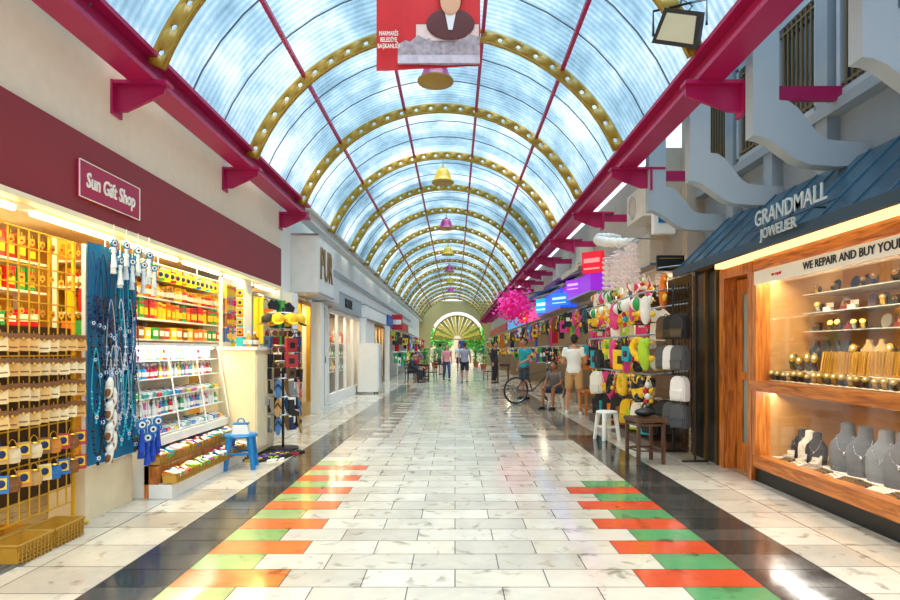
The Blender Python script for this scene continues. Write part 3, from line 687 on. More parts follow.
hang(-1,9.0,10.2,2.1,-2.85,['scarf','tote','tshirt'],.2,'goods hanging at the gift shop end','at the end of the gift shop',WARMP,.8)
hang(-1,9.0,10.2,1.35,-2.9,['tote','tshirt'],.2,'goods hanging at the gift shop end','at the end of the gift shop',PAL,.8)
# ---------------------------------------------------------------- left facade further on
def glazed_bay(side,y0,y1,frame,back,label,n=2,em=None,h=2.25,pw=9):
    x=side*3.0; o=thing('shop_window',label,'shop window')
    mb=MB(); mb.bx(x-.04,x+.04,y0,y1,0,.25); mb.bx(x-.04,x+.04,y0,y1,h-.06,h+.02)
    for i in range(n+1): y=y0+(y1-y0)*i/n; mb.bx(x-.04,x+.04,y-.035,y+.035,.25,h)
    part(mb,'frame',[frame],o)
    mb=MB(); mb.bx(x-.004,x+.004,y0,y1,.25,h-.06); part(mb,'glass_pane',[GL],o)
    mb=MB(); mb.bx(x+side*.9,x+side*.92,y0,y1,0,2.3); part(mb,'back_panel',[back],o)
    for z in(.7,1.1,1.5): mb=MB(); mb.bx(x+side*.4,x+side*.88,y0+.05,y1-.05,z-.02,z); part(mb,'shelf',[WHITE],o)
    area((x+side*.3,(y0+y1)/2,2.22),(0,0,0),.3,(y1-y0)*.8,pw*(y1-y0),em or (1,.9,.7))
    for z in(.7,1.1,1.5):
        y=y0+.15
        while y<y1-.1: nn,c=nm(WARMP+PASTEL); spawn(random.choice(['gift_box','bottle','plate']),(x+side*.48,y,z),-side*L90,c,1.9,f'{nn} goods on the window shelf','goods','goods in the window shelves'); y+=.26
WB=M('warm_back','#dc9830',.6)
glazed_bay(-1,10.85,12.3,GOLD,WB,'gold-framed lit shop window with shelves of goods',2,(1,.75,.3),pw=16)
glazed_bay(-1,14.1,18.6,WHITE,M('tan_back','#a8743c',.6),'wide white-framed shop window with tan interior',4,(1,.8,.5))
def panel_bay(side,y0,y1,mat,label,n):
    x=side*3.0; o=thing('shop_door',label,'door')
    for i in range(n):
        a=y0+(y1-y0)*i/n; b=y0+(y1-y0)*(i+1)/n
        mb=MB(); mb.bx(x-.03,x+.03,a+.02,b-.02,.02,2.28); mb.bx(x-side*.035-.006,x-side*.035+.006,a+.12,b-.12,1.2,2.1); mb.bx(x-side*.035-.006,x-side*.035+.006,a+.12,b-.12,.2,1.05); lf=part(mb,'door_leaf',[mat],o)
        mb=MB(); mb.cyl((x-side*.06,b-.08,1.0),(x-side*.06,b-.08,1.15),.012,n=6); part(mb,'handle',[STEEL],lf)
panel_bay(-1,12.9,13.7,BRO,'bronze framed shop door in the pale frontage',1)
panel_bay(-1,19.2,22.2,WHITE,'row of closed white panelled shop doors',3)
glazed_bay(-1,22.3,25.2,BRO,WB,'bronze-framed warm lit shop window',3,(1,.75,.35),pw=14)
o=thing('drinks_cooler','tall white upright cooler standing by the wall','fridge',(-2.6,18.2,0),L90)
mb=MB(); mb.bx(-.35,.35,-.3,.3,.05,1.5); part(mb,'body',[WHITE],o); mb=MB(); mb.bx(-.33,.33,-.33,-.3,.12,1.45); d_=part(mb,'door',[M('cooler_door','#dfe2e2',.3)],o); mb=MB(); mb.cyl((.28,-.35,.7),(.28,-.35,1.0),.012,n=6); part(mb,'handle',[STEEL],d_)
for sx in(-.3,.3): mb=MB(); mb.cyl((sx,-.2,0),(sx,-.2,.05),.03,n=8); part(mb,'foot',[BLACK],o)
def fascia(side,y0,y1,z0,z1,mat,label,txt=None,tm=None,size=.3,out=.12,sx=1):
    x=side*3.0; o=thing('shop_fascia',label,'shop sign'); mb=MB(); mb.bx(x-side*out,x-side*.003,y0+.02,y1-.02,z0,z1); part(mb,'board',[mat],o)
    for a,b in((z0-.03,z0),(z1,z1+.03)): mb=MB(); mb.bx(x-side*(out+.012),x-side*.003,y0,y1,a,b); part(mb,'edge_trim',[STEEL],o)
    if txt: text(txt,size,tm or GOLD,o,(x-side*(out+.01),(y0+y1)/2,(z0+z1)/2),LW if side<0 else RW,.01,off=.004,sx=sx)
    return o
fascia(-1,10.95,12.35,2.36,3.4,M('pale_panel','#e2e0da',.4),'tall pale projecting fascia box with gold letters','PUR',M('dull_gold','#7a5a18',.4,.2),.86,.5,sx=.7)
fascia(-1,12.6,14.0,2.36,2.95,M('light_grey_panel','#cfcfcc',.4),'light grey fascia box over the bronze door',None,out=.3)
fascia(-1,14.1,18.6,2.32,2.75,M('mid_grey_panel','#a4aaae',.4),'grey fascia with dark letters','HOUSE',BLACK,.34,.1)
fascia(-1,19.2,25.2,2.35,2.75,WHITE,'plain white fascia above panelled doors')
fascia(-1,25.8,31,2.35,2.8,M('blue_panel','#2c5fa8',.4),'blue fascia over a far shop'); fascia(-1,31.5,37,2.35,2.8,RED,'red fascia over a far shop'); fascia(-1,37.5,43,2.35,2.8,WHITE,'white fascia over a far shop')
def glow(c,e=.7): return M('glow'+c,c,.4,em=e,emc=c)
o=thing('projecting_sign','small red projecting sign box by the doors','sign',(-2.7,28,2.6)); mb=MB(); mb.box((0,0,0),(.5,.12,.7)); part(mb,'box',[RED],o); mb=MB(); mb.box((0,-.065,0),(.4,.01,.22)); part(mb,'panel',[LBL],o)
for (a,b) in((26,30.8),(31.7,36.8),(37.8,42.8),(43.8,48.5)):
    hang(-1,a,b,2.15,-2.7,['tshirt','tote','scarf'],.32,'goods hanging along the far shops','outside a far shop')
    hang(-1,a,b,1.2,-2.5,['tshirt','tote'],.36,'goods hanging along the far shops','outside a far shop')
# ---------------------------------------------------------------- jeweller
CYW=M('cream_light_band','#ffe9b0',.4,em=1.2,emc='#ffe2a0')
o=thing('jeweller_shopfront','varnished wood jeweller shopfront with upper and lower display windows','shopfront')
for z0_,z1_,xx in((.14,.26,2.97),(.9,1.0,2.93),(2.07,2.2,2.97)): mb=MB(); mb.bx(xx,3.1,2.4,5.98,z0_,z1_); part(mb,'wood_rail',[HWOOD],o)
for y in(2.45,3.75,5.94): mb=MB(); mb.bx(2.96,3.1,y-.04,y+.04,.26,2.07); part(mb,'wood_post',[WOOD],o)
mb=MB(); mb.bx(2.9,3.05,2.4,6.7,2.2,2.27); part(mb,'cornice_light',[CYW],o)
mb=MB(); mb.bx(3.0,3.1,2.4,5.98,0,.14); part(mb,'plinth',[BLACK],o)
for a,b in((.26,.9),(1.0,2.07)): mb=MB(); mb.bx(3.02,3.03,2.5,5.9,a,b); part(mb,'glass_pane',[GL],o)
IV=M('ivory_cloth','#e8dec6',.8)
for a,b in((.96,1.0),(.2,.25)): mb=MB(); mb.bx(3.04,3.85,2.45,5.94,a-.0,b); part(mb,'display_floor',[IV],o)
mb=MB(); mb.bx(3.85,3.88,2.45,5.98,.2,2.2); part(mb,'back_panel',[M('tan_panel','#b98244',.4)],o); mb=MB(); mb.bx(3.12,3.85,5.95,5.98,.2,2.2); part(mb,'side_panel',[M('tan_panel2','#c8965a',.4)],o)
for k,(x0,z) in enumerate(((3.2,1.09),(3.36,1.19))): mb=MB(); mb.bx(x0,3.36 if k==0 else 3.55,2.6,5.9,1.0,z); part(mb,'display_step',[IV],o)
for z in(1.48,1.66,1.84):
    mb=MB(); mb.bx(3.42,3.82,2.5,5.9,z-.008,z); part(mb,'glass_shelf',[M('shelf_glass','#c9d6d0',.1)],o)
o=thing('lettered_band','white band with black lettering across the jeweller window','shop sign')
mb=MB(); mb.bx(2.95,2.96,2.5,5.92,1.94,2.07); part(mb,'band',[M('band_white','#f4f1e8',.4)],o)
text('WE REPAIR AND BUY YOUR GOLD',.093,BLACK,o,(2.945,5.08,2.005),RW,.002,off=.001,align='LEFT',sx=.98)
text('we repair',.05,RED,o,(2.945,5.5,2.005),RW,.002,name='small_lettering',sx=.9)
JW=(1,.88,.64)
area((3.14,4.3,2.04),(0,R(25),0),.12,3.3,46,JW); area((3.14,4.3,.88),(0,R(25),0),.1,3.3,24,(1,.95,.85))
for y in (3.0,3.5,4.0,4.5,5.0,5.5):
    o=thing('spot_lamp','small round recessed spotlight above the watches','lamp',(3.25,y,2.06),group='jeweller spotlights'); mb=MB(); mb.cyl((0,0,-.02),(0,0,.01),.05,n=14); part(mb,'rim',[STEEL],o); mb=MB(); mb.cyl((0,0,-.025),(0,0,-.015),.036,n=12); part(mb,'lens',[COOL],o)
T_J=M('silver_jewel','#d5d8e0',.15,1)
@builder
def watch():
    o=thing('wrist_watch','wrist watch on a display cuff','watch')
    mb=MB(); mb.cyl((-.024,0,.045),(.024,0,.045),.032,n=14); part(mb,'cuff',[M('cuff_brown','#5c4630',.6)],o,'brown display cushion')
    mb=MB(); mb.lathe([(.037,-.014),(.039,0),(.037,.014)],n=16,M4=Matrix.Translation((0,0,.045))@Matrix.Rotation(R(90),4,'Y')); part(mb,'strap',[T_G],o)
    mb=MB(); mb.cyl((0,-.03,.066),(0,-.042,.073),.022,n=16,m=0); part(mb,'case',[GOLD],o); mb=MB(); mb.cyl((0,-.042,.073),(0,-.0435,.074),.009,n=16); part(mb,'dial',[LBL],o); return o
@builder
def bangle_stand():
    o=thing('bracelet_stand','tan upright stand with gold bracelets','bracelet display')
    T=Matrix.Rotation(R(-15),4,'X'); mb=MB(); n=10
    prof=[(-.035+.07*i/n,-.018*math.sin(math.pi*i/n)) for i in range(n+1)]+[(.035,.012),(-.035,.012)]
    m0=MB(); m0.prism(prof,'z',0,.17); mb.add(m0.v,m0.f,0,T); part(mb,'stand_body',[T_M],o)
    for k in range(3):
        mb=MB(); x=-.02+.02*k; q=MB().tube([(x,-.02,.01),(x,-.022,.08),(x,-.02,.16),(x,.0,.175),(x,.013,.16)],.006,6); mb.add(q.v,q.f,0,T); part(mb,'gold_bracelet',[GOLD],o)
    return o
@builder
def bust():
    o=thing('necklace_bust','display bust','jewellery display')
    levels=[(0,0,.075,.05),(.03,.005,.085,.05),(.1,.01,.09,.045),(.15,.015,.085,.04),(.185,.02,.055,.034),(.21,.025,.036,.03),(.26,.03,.034,.03),(.27,.03,.0,.0)]
    mb=MB(); vs=[];n=16
    for cz,cy,a,b in levels: vs+=[(a*math.cos(2*math.pi*i/n),cy+b*math.sin(2*math.pi*i/n),cz) for i in range(n)]
    fs=[(a*n+i,a*n+(i+1)%n,(a+1)*n+(i+1)%n,(a+1)*n+i) for a in range(len(levels)-1) for i in range(n)]+[tuple(range(n-1,-1,-1))]
    mb.add(vs,fs); part(mb,'body',[T_M],o)
    mb=MB(); P=[]
    for i in range(13):
        t=math.pi*i/12; P.append((-.045*math.cos(t),-.012-.03*math.sin(t),.2-.09*math.sin(t)))
    for p in P: mb.ell(p,.003,6,5)
    mb.tube(P,.0015,4); mb.ell((0,-.042,.1),(.007,.005,.01),8,6); part(mb,'necklace',[T_J],o,'bright silver necklace'); return o
@builder
def ring_box():
    mb=MB(); mb.box((0,0,.02),(.06,.06,.04),0); mb.box((0,.035,.055),(.06,.008,.05),0,('X',R(-12))); mb.torus((0,-.005,.05),.012,.003,12,5,1); mb.ell((0,-.005,.065),.005,6,5,2)
    return single(mb,'ring_box',[T_M,GOLD,T_J],'ring box','ring box')
@builder
def jewel_tray():
    mb=MB(); mb.box((0,0,.01),(.2,.14,.02),0,('X',R(12)))
    for i in range(6):
        for j in range(3): mb.torus((-.075+i*.03,-.04+j*.04,.026+(j-1)*.008),.009,.0025,10,4,1,'y')
    return single(mb,'jewellery_tray',[T_M,GOLD],'tray of rings','jewellery tray')
R90=-L90; RC=R(-55)
WP=[('tan','#b98a44'),('gold','#d9ab4a'),('silver','#b8bcc2'),('black','#1d1d20'),('black','#232326'),('grey','#60636a'),('brown','#5c3a20')]
y=2.9
while y<5.85: n,c=random.choice(WP); spawn('watch',(3.11,y,1.0),RC+random.uniform(-.15,.15),c,random.uniform(.95,1.25),f'{n} strap wrist watch on a cushion in the window','watch','watches in the upper window'); y+=.095
y=2.9
while y<5.85:
    n,c=random.choice(WP)
    if 4.35<y<5.4: spawn('bangle_stand',(3.3,y,1.09),RC+random.uniform(-.1,.1),random.choice(['#c0903c','#a87830','#cca454']),1.15,'tan upright stand draped with gold bracelets','bracelet display','bracelet stands'); y+=.1
    else: spawn('watch',(3.29,y,1.09),RC+random.uniform(-.15,.15),random.choice([c,'#1d1d20']),(1.3,1.3,random.uniform(1.5,2.1)),'dark strap wrist watch on a tall cushion in the window','watch','watches in the upper window'); y+=.12
y=2.95
while y<5.85:
    k=random.random()
    if k<.5: spawn('bust',(3.46,y,1.19),RC,random.choice(['#1d1d20','#c9a468','#2a2a2e']),.75,'small necklace bust in the upper window','jewellery display','small busts'); y+=.15
    else: n,c=random.choice(WP); spawn('watch',(3.45,y,1.19),RC,c,(1.3,1.3,1.8),f'{n} strap wrist watch on a tall cushion in the window','watch','watches in the upper window'); y+=.13
for z in(1.48,1.66,1.84):
    y=2.9
    while y<5.85:
        k=random.random()
        if k<.6: n,c=random.choice([('black','#1d1d20'),('silver','#b0b4ba'),('navy','#1c2b5a'),('brown','#5c3a20'),('gold','#d9ab4a')]); spawn('watch',(3.5,y,z),RC+random.uniform(-.2,.2),c,random.uniform(.9,1.2),f'{n} strap wrist watch on the glass shelf','watch','watches on the glass shelves'); y+=.11
        elif k<.8: spawn('plate',(3.6,y,z),R90,random.choice(['#26304a','#c0b8a8','#1d3a5a']),.7,'round display stand on the glass shelf','display stand','round stands on the glass shelf'); y+=.15
        else: spawn('ring_box',(3.52,y,z),RC,random.choice(['#e9e4da','#7a1f2a','#1d1d20']),1.1,'small open ring box on the glass shelf','ring box','ring boxes on the glass shelf'); y+=.1
BP=[('grey','#5a5d64'),('black','#1d1d20'),('black','#161618'),('grey','#74787e'),('dark grey','#33353a')]
y=3.0
while y<5.4:
    n,c=random.choice(BP); s=random.uniform(1.45,1.7); spawn('bust',(3.4+random.uniform(-.05,.05),y,.25),RC+random.uniform(-.15,.15),c,(s,s,s),f'{n} velvet necklace bust with a silver necklace','jewellery display','necklace busts in the lower window'); y+=.22
for i in range(3): spawn('bust',(3.32,5.52+.12*i,.25),RC,'#e4dcc8' if i%2 else '#232327',(1.1,1.1,1.1),'small velvet necklace bust with a silver necklace','jewellery display','necklace busts in the lower window')
for i in range(17): n,c=random.choice([('white','#efeadd'),('black','#202024'),('grey','#8d8f94'),('white','#efeadd')]); spawn('jewel_tray',(3.13,2.85+i*.175,.25),R90+random.uniform(-.4,.4),c,.85,f'{n} tray of gold rings in the lower window','jewellery tray','ring trays in the lower window')
for i in range(5): spawn('ring_box',(3.2+.08*(i%2),5.35+.1*i,.25),RC,'#d6cfc0',1.1,'white ring box in the lower window','ring box','ring boxes in the lower window')
o=thing('jeweller_door','varnished wooden door with long glass panel','door')
mb=MB()
mb.bx(3.1,3.15,6.08,6.2,0,2.06).bx(3.1,3.15,6.48,6.6,0,2.06).bx(3.1,3.15,6.2,6.48,0,.3).bx(3.1,3.15,6.2,6.48,1.9,2.06).bx(3.1,3.15,6.2,6.48,.98,1.06); lf=part(mb,'door_leaf',[WOOD],o)
mb=MB(); mb.bx(3.12,3.13,6.2,6.48,.3,1.9); part(mb,'glass_pane',[M('door_glass','#8f9c98',.08,var=.25,scale=2)],lf)
mb=MB(); mb.cyl((3.07,6.15,.95),(3.07,6.15,1.2),.012,n=8); part(mb,'handle',[GOLD],lf)
for a,b in((5.99,6.07),(6.61,6.72)): mb=MB(); mb.bx(2.96,3.16,a,b,0,2.19); part(mb,'door_jamb',[WOOD],o)
mb=MB(); mb.bx(2.96,3.16,6.07,6.61,2.08,2.19); part(mb,'door_header',[WOOD],o)
o=thing('entrance_pier','dark metal clad pier beside the jeweller door','pillar')
mb=MB(); mb.bx(2.98,3.45,6.73,7.48,0,2.22); part(mb,'cladding',[M('dark_clad','#2a2e34',.3,.3)],o)
for y in(6.8,7.1,7.45): mb=MB(); mb.bx(2.95,2.98,y-.02,y+.02,0,2.22); part(mb,'fin',[M('brass_fin','#8a6a3a',.35,.7)],o)
TEAL=M('teal_canopy','#25475c',.22,var=.3,scale=1.3)
o=thing('metal_canopy','sloping smooth blue-grey metal canopy over the jeweller front','canopy')
mb=MB(); a=(2.72,2.27); b=(3.38,2.93)
mb.prism([a,b,(b[0],b[1]-.05),(a[0]+.02,a[1]-.05)],'y',2.0,7.45,0); part(mb,'canopy_sheet',[TEAL],o)
y=2.0
RIB=M('rib_blue','#3a6078',.3)
while y<7.5: mb=MB(); mb.prism([(a[0],a[1]),(b[0],b[1]),(b[0],b[1]+.016),(a[0],a[1]+.016)],'y',y-.006,y+.006,0); part(mb,'standing_seam',[RIB],o); y+=.36
mb=MB(); mb.bx(2.7,2.74,2.0,7.45,2.2,2.29); part(mb,'gutter',[M('gutter_dark','#1d3647',.4)],o)
mb=MB(); mb.bx(2.74,3.35,2.0,7.4,2.272,2.28); part(mb,'soffit',[M('soffit_wood','#c98b4d',.5)],o)
SIL=M('silver_letters','#c4c9c6',.3,.4)
o=thing('jeweller_sign','raised silver letter sign mounted on the dark blue canopy','shop sign',(2.66,0,0))
text('GRANDMALL',.19,SIL,o,(.03,4.86,2.455),RW,.006,off=.0015,sx=.92)
text('JOWELIER',.125,SIL,o,(.0,4.95,2.3),RW,.006,off=.001,sx=.98)
mb=MB(); mb.bx(.03,.04,4.25,5.5,2.366,2.374); mb.cyl((.035,4.5,2.37),(.12,4.5,2.37),.008,n=5); mb.cyl((.035,5.3,2.37),(.12,5.3,2.37),.008,n=5); part(mb,'support_rail',[BLACK],o)
o=thing('small_sign','small dark sign box with gold border by the canopy end','sign',(2.78,7.75,2.42)); mb=MB(); mb.box((0,0,0),(.35,.05,.2)); part(mb,'box',[BLACK],o)
for z in(.06,-.06): mb=MB(); mb.box((0,-.028,z),(.3,.006,.012)); part(mb,'gold_strip',[GOLD],o)
LG=M('pale_grey_render','#a3aeb8',.75,var=.05)
for y in(3.75,5.1,6.45,7.8):
    P=[(2.5,4.15),(2.72,4.15),(2.72,3.4)]
    for i in range(7): t=i/6; P.append((2.72+.48*(t),3.4-.34*(t-math.sin(2*math.pi*t)/(2*math.pi))-.0))
    P+=[(3.5,3.04),(3.5,2.86),(3.2,2.84)]
    for i in range(7): t=1-i/6; P.append((2.5+.6*t*t**.2,3.1-.25*(t-math.sin(2*math.pi*t)/(2*math.pi))))
    mb=MB(); mb.prism(P,'y',y-.065,y+.065,0)
    single(mb,'curved_console',[LG],'grey S-curved masonry console rising to the vault beam','console',group='curved consoles')
for i,(a,b) in enumerate(((4.68,5.3),(5.68,6.3),(6.65,7.2),(7.55,8.3))):
    o=obj('window_%d'%(i+1),None); o['kind']='structure'
    mb=MB(); mb.bx(3.47,3.5,a,b,3.62,4.62); p=part(mb,'pane',[M('dark_pane','#20303c',.15)],o)
    mb=MB(); y=a
    while y<=b+.01: mb.cyl((3.42,y,3.6),(3.42,y,4.64),.012,n=6); y+=.08
    mb.bx(3.41,3.43,a,b,3.64,3.66).bx(3.41,3.43,a,b,4.56,4.58); part(mb,'grille',[M('grille_bronze','#6a5428',.5)],o)
    mb=MB(); mb.bx(3.4,3.5,a-.05,a,3.56,4.68).bx(3.4,3.5,b,b+.05,3.56,4.68).bx(3.4,3.5,a-.05,b+.05,3.54,3.6).bx(3.4,3.5,a-.05,b+.05,4.64,4.7); part(mb,'surround',[LG],o)
o=thing('floodlight','black floodlight with pale glass clamped to the roof arch','floodlight',(1.95,5.22,4.1),R(-25))
mb=MB(); mb.prism([(-.2,-.14),(.2,-.14),(.16,.14),(-.16,.14)],'y',-.03,.1); mb.box((0,.13,0),(.2,.08,.18)); hs=part(mb,'housing',[BLACK],o,rot=(R(25),R(20),0))
mb=MB(); mb.prism([(-.16,-.105),(.16,-.105),(.125,.105),(-.125,.105)],'y',-.045,-.03); part(mb,'lens',[M('lens_pale','#c9ccb0',.2)],o,rot=(R(25),R(20),0))
mb=MB(); mb.tube([(-.22,.04,0),(-.22,.04,.22),(.22,.04,.22),(.22,.04,0)],.012,6); mb.cyl((0,.04,.22),(.02,.1,.34),.014,n=6); part(mb,'bracket',[BLACK],o)
mb=MB(); mb.tube([(0,.12,.1),(.1,.1,.22),(.0,.1,.32)],.008,6); part(mb,'cable',[BLACK],o)
o=thing('alarm_box','white alarm box with blue panel on the wall','alarm box',(2.95,8.5,3.1)); mb=MB(); mb.box((0,0,0),(.3,.12,.32)); part(mb,'casing',[WHITE],o); mb=MB(); mb.box((0,-.063,.05),(.18,.006,.12)); part(mb,'panel',[BLUE],o)
o=thing('flexible_duct','white flexible ventilation duct curling out of the wall','duct')
mb=MB(); P=[(2.98,10.9,3.3),(2.8,10.8,3.32),(2.55,10.6,3.28),(2.45,10.3,3.18),(2.5,9.9,3.08),(2.7,9.65,3.02),(2.92,9.55,3.0)]
Q=[];
for i in range(len(P)-1):
    for k in range(5): Q.append(tuple(Vector(P[i]).lerp(Vector(P[i+1]),k/5)))
Q.append(P[-1]); mb.tube(Q,.075,10)
for q in Q[::2]: mb.ell(q,.088,10,6)
part(mb,'hose',[WHITE],o)
def ac_unit(loc,rz):
    o=thing('air_conditioner','beige outdoor air conditioner unit bolted to the wall','air conditioner',loc,rz,'air conditioners')
    mb=MB(); mb.box((0,0,0),(.8,.3,.45)); part(mb,'casing',[M('ac_beige','#d6d0c2',.5)],o)
    mb=MB(); mb.torus((-.12,-.155,0),.17,.008,24,6,0,'y')
    for i in range(9): mb.cyl((-.12-.16,-.155,-.12+i*.03),(-.12+.16,-.155,-.12+i*.03),.003,n=5)
    part(mb,'fan_grille',[STEEL],o)
ac_unit((2.84,8.98,3.45),R90); ac_unit((2.84,13.4,3.42),R90); ac_unit((2.84,16.1,3.42),R90)
for i,y in enumerate((11.6,14.2,17.2,20.9)):
    mb=MB(); mb.prism([(2.99,3.15),(2.35,2.95),(2.35,2.85),(2.38,2.85),(2.38,2.92),(2.99,3.11)],'y',y,y+1.7)
    single(mb,'shop_awning',[M('awning_%d'%i,['#cfc3ac','#7a4a8a','#3a6a98','#a04040'][i],.8)],'short fabric awning projecting over a shop front','awning')
# ---------------------------------------------------------------- right side goods shop
@builder
def backpack():
    o=thing('backpack','backpack','backpack'); n=8
    out=[(-.14,-.44),(.14,-.44),(.15,-.36),(.14,-.16)]+[(.14*math.cos(math.pi*i/n),-.16+.13*math.sin(math.pi*i/n)) for i in range(1,n)]+[(-.14,-.16),(-.15,-.36)]
    mb=MB(); mb.prism(out,'y',-.06,.07); mb.prism([(x*.85,-.23+(z+.23)*.88) for x,z in out],'y',-.085,-.06); part(mb,'body',[T_M],o)
    mb=MB(); mb.prism([(-.1,-.41),(.1,-.41),(.11,-.28),(-.11,-.28)],'y',-.115,-.085); mb.box((0,-.118,-.285),(.2,.008,.012)); part(mb,'front_pocket',[T_G],o)
    mb=MB(); mb.tube([(-.03,.03,-.04),(-.02,.03,.0),(.02,.03,.0),(.03,.03,-.04)],.008,6); part(mb,'handle',[BLACK],o)
    for s in(-1,1): mb=MB(); mb.tube([(s*.06,.07,-.04),(s*.09,.12,-.2),(s*.08,.07,-.38)],.014,6); part(mb,'strap',[BLACK],o)
    return o
@builder
def swim_ring():
    mb=MB(); mb.torus((0,0,-.2),.13,.06,24,10,0,'y',1); mb.ell((0,-.03,-.06),(.04,.05,.05),10,8,0); mb.cyl((0,-.07,-.06),(0,-.11,-.065),.016,.008,n=6,m=1); return single(mb,'swim_ring',[T_G,YEL],'inflatable swim ring','swim ring')
@builder
def beach_ball():
    mb=MB(); mb.ell((0,0,-.16),.12,18,12,0)
    for j in range(len(mb.f)):
        c=Vector((0,0,0))
        for i in mb.f[j]: c+=Vector(mb.v[i])
        if int((math.atan2(c.y,c.x)+math.pi)/(math.pi/3))%2: mb.m[j]=1
    mb.cyl((0,0,-.05),(0,0,0),.002,n=4,m=1)
    return single(mb,'beach_ball',[T_G,WHITE],'inflatable beach ball','ball')
@builder
def bucket():
    mb=MB(); mb.lathe([(0,-.22),(.06,-.22),(.085,-.06),(.092,-.055),(.08,-.06),(.056,-.21)],n=14,m=0); mb.tube([(-.085,0,-.06),(-.06,0,-.01),(0,0,.01),(.06,0,-.01),(.085,0,-.06)],.005,5,1)
    mb.tube([(.02,0,-.2),(.04,-.01,.0)],.012,6,1)
    return single(mb,'toy_bucket',[T_G,YEL],'toy bucket and spade','toy bucket')
@builder
def inflatable():
    mb=MB(); mb.ell((0,0,-.3),(.1,.06,.26),14,10,0); mb.ell((.08,0,-.12),(.06,.05,.08),12,8,0); mb.cyl((.12,0,-.12),(.19,0,-.15),.02,.006,n=8,m=1); mb.ell((-.1,0,-.35),(.08,.03,.05),10,6,1); mb.ell((.09,0,-.38),(.09,.03,.05),10,6,1)
    return single(mb,'inflatable_toy',[T_G,YEL],'inflatable pool toy','inflatable toy')
@builder
def beach_net():
    mb=MB()
    for k,(x,z,r) in enumerate(((0,-.14,.05),(.05,-.22,.045),(-.05,-.23,.045),(0,-.31,.05),(.05,-.38,.035),(-.04,-.39,.04))): mb.ell((x,.01*(k%3),z),r,10,8,k%3)
    mb.tube([(0,0,0),(-.03,0,-.08),(-.09,0,-.25),(0,0,-.45),(.1,0,-.25),(.03,0,-.08),(0,0,0)],.005,5,3)
    return single(mb,'toy_net',[T_G,YEL,RED,LBL],'net of small plastic toys','toy net')
names['inflatable']='inflatable pool toy'; names['beach_net']='toy net'
@builder
def shell_mobile():
    mb=MB(); mb.torus((0,0,-.05),.06,.006,14,5,0,'z')
    for a in range(0,360,60):
        x,y=.06*math.cos(R(a)),.06*math.sin(R(a)); mb.cyl((x,y,-.05),(x,y,-.45),.0025,n=4)
        for k in range(6): mb.ell((x,y,-.1-.065*k),(.018,.01,.016),7,5,0)
    mb.cyl((0,0,0),(0,0,-.05),.003,n=4)
    return single(mb,'shell_mobile',[T_M],'string mobile of shells','shell mobile')
o=thing('goods_rack','black metal grid rack standing outside the beach shop','display rack',(2.78,7.3,0),R90)
mb=MB()
for i in range(8): mb.cyl((-.35+.1*i,0,.1),(-.35+.1*i,0,2.1),.005,n=5)
for i in range(14): mb.cyl((-.35,0,.1+.15*i),(.35,0,.1+.15*i),.005,n=5)
part(mb,'wire_grid',[BLACK],o); mb=MB()
for s in(-1,1): mb.cyl((s*.35,0,0),(s*.35,0,2.15),.014,n=8); mb.cyl((s*.35,-.15,.014),(s*.35,.15,.014),.014,n=8)
part(mb,'frame',[BLACK],o)
for z in(1.75,1.38,1.02,.7):
    for i in range(3):
        n,c=random.choice([('black','#1b1b1e'),('grey','#55585e'),('white','#e8e8ea'),('black','#25252a'),('brown','#5a4030')]); spawn('backpack',(2.64,7.05+i*.25,z),R(-50)+random.uniform(-.2,.2),c,.72,f'{n} backpack hanging on the black rack','backpack','backpacks on the rack')
BR=[PAL[i] for i in (0,1,2,5,6,7,8,3,11,0,7,7,3)]
for (x,z,ks) in((2.62,2.35,['shell_mobile','beach_ball','inflatable','beach_net']),(2.45,2.05,['swim_ring','inflatable','beach_ball','beach_net']),(2.64,1.85,['bucket','tshirt','sun_hat','beach_net']),(2.5,1.5,['swim_ring','bucket','tote','inflatable','beach_net']),(2.64,1.25,['bucket','tote','beach_ball','purse']),(2.52,.98,['bucket','swim_ring','beach_net','inflatable','backpack'])):
    rail(1,7.7,11.2,z,x,'steel rail of the beach shop'); y=7.8
    while y<11.1:
        k=random.choice(ks); n,c=nm(BR) if k!='shell_mobile' else ('white','#f0eae0')
        if random.random()<.18: c='#1d1d22'; n='black'
        spawn(k,(x+random.uniform(-.1,.1),y,z-.015 if k!='sun_hat' else z-.2),R90+random.uniform(-.2,1.1),c,random.uniform(.5,1.0)*(2 if k=='purse' else 1),f"{n} {names[k]} hanging outside the beach shop",names[k],'beach goods hanging at the shop',ry=random.uniform(-.15,.15)); y+=random.uniform(.1,.2)
for i in range(8): spawn('shell_mobile',(2.32+.08*(i%3),7.9+.2*i,2.75),0,'#f4e2de',1.2,'white shell mobile hanging from the shop edge','shell mobile','white mobiles at the shop edge')
mb=MB(); mb.cyl((2.38,7.8,2.76),(2.38,9.5,2.76),.012,n=6); mb.cyl((2.38,7.85,2.76),(3.0,8.65,2.9),.01,n=6); mb.cyl((2.38,9.45,2.76),(3.0,9.45,2.9),.01,n=6); single(mb,'goods_rail',[STEEL],'steel arm rail holding white mobiles','rail')
for i in range(12):
    n,c=nm(PAL+[('black','#202024')]*5); spawn('tote' if i%2 else 'backpack',(2.6,7.9+.27*i,.6),R90+.5,c,.9,f'{n} bag leaning low at the beach shop front','bag','bags stacked at the shop base')
mb=MB(); mb.bx(2.5,2.98,7.65,11.25,0,.12); mb.bx(2.7,2.98,7.65,11.25,.6,.63); mb.bx(2.95,2.98,7.65,11.25,.12,.6); single(mb,'goods_bench',[DWOOD],'low dark wooden bench under the beach goods','bench')
area((3.3,9.5,2.3),(0,R(30),0),.4,2.8,50,(1,.85,.6))
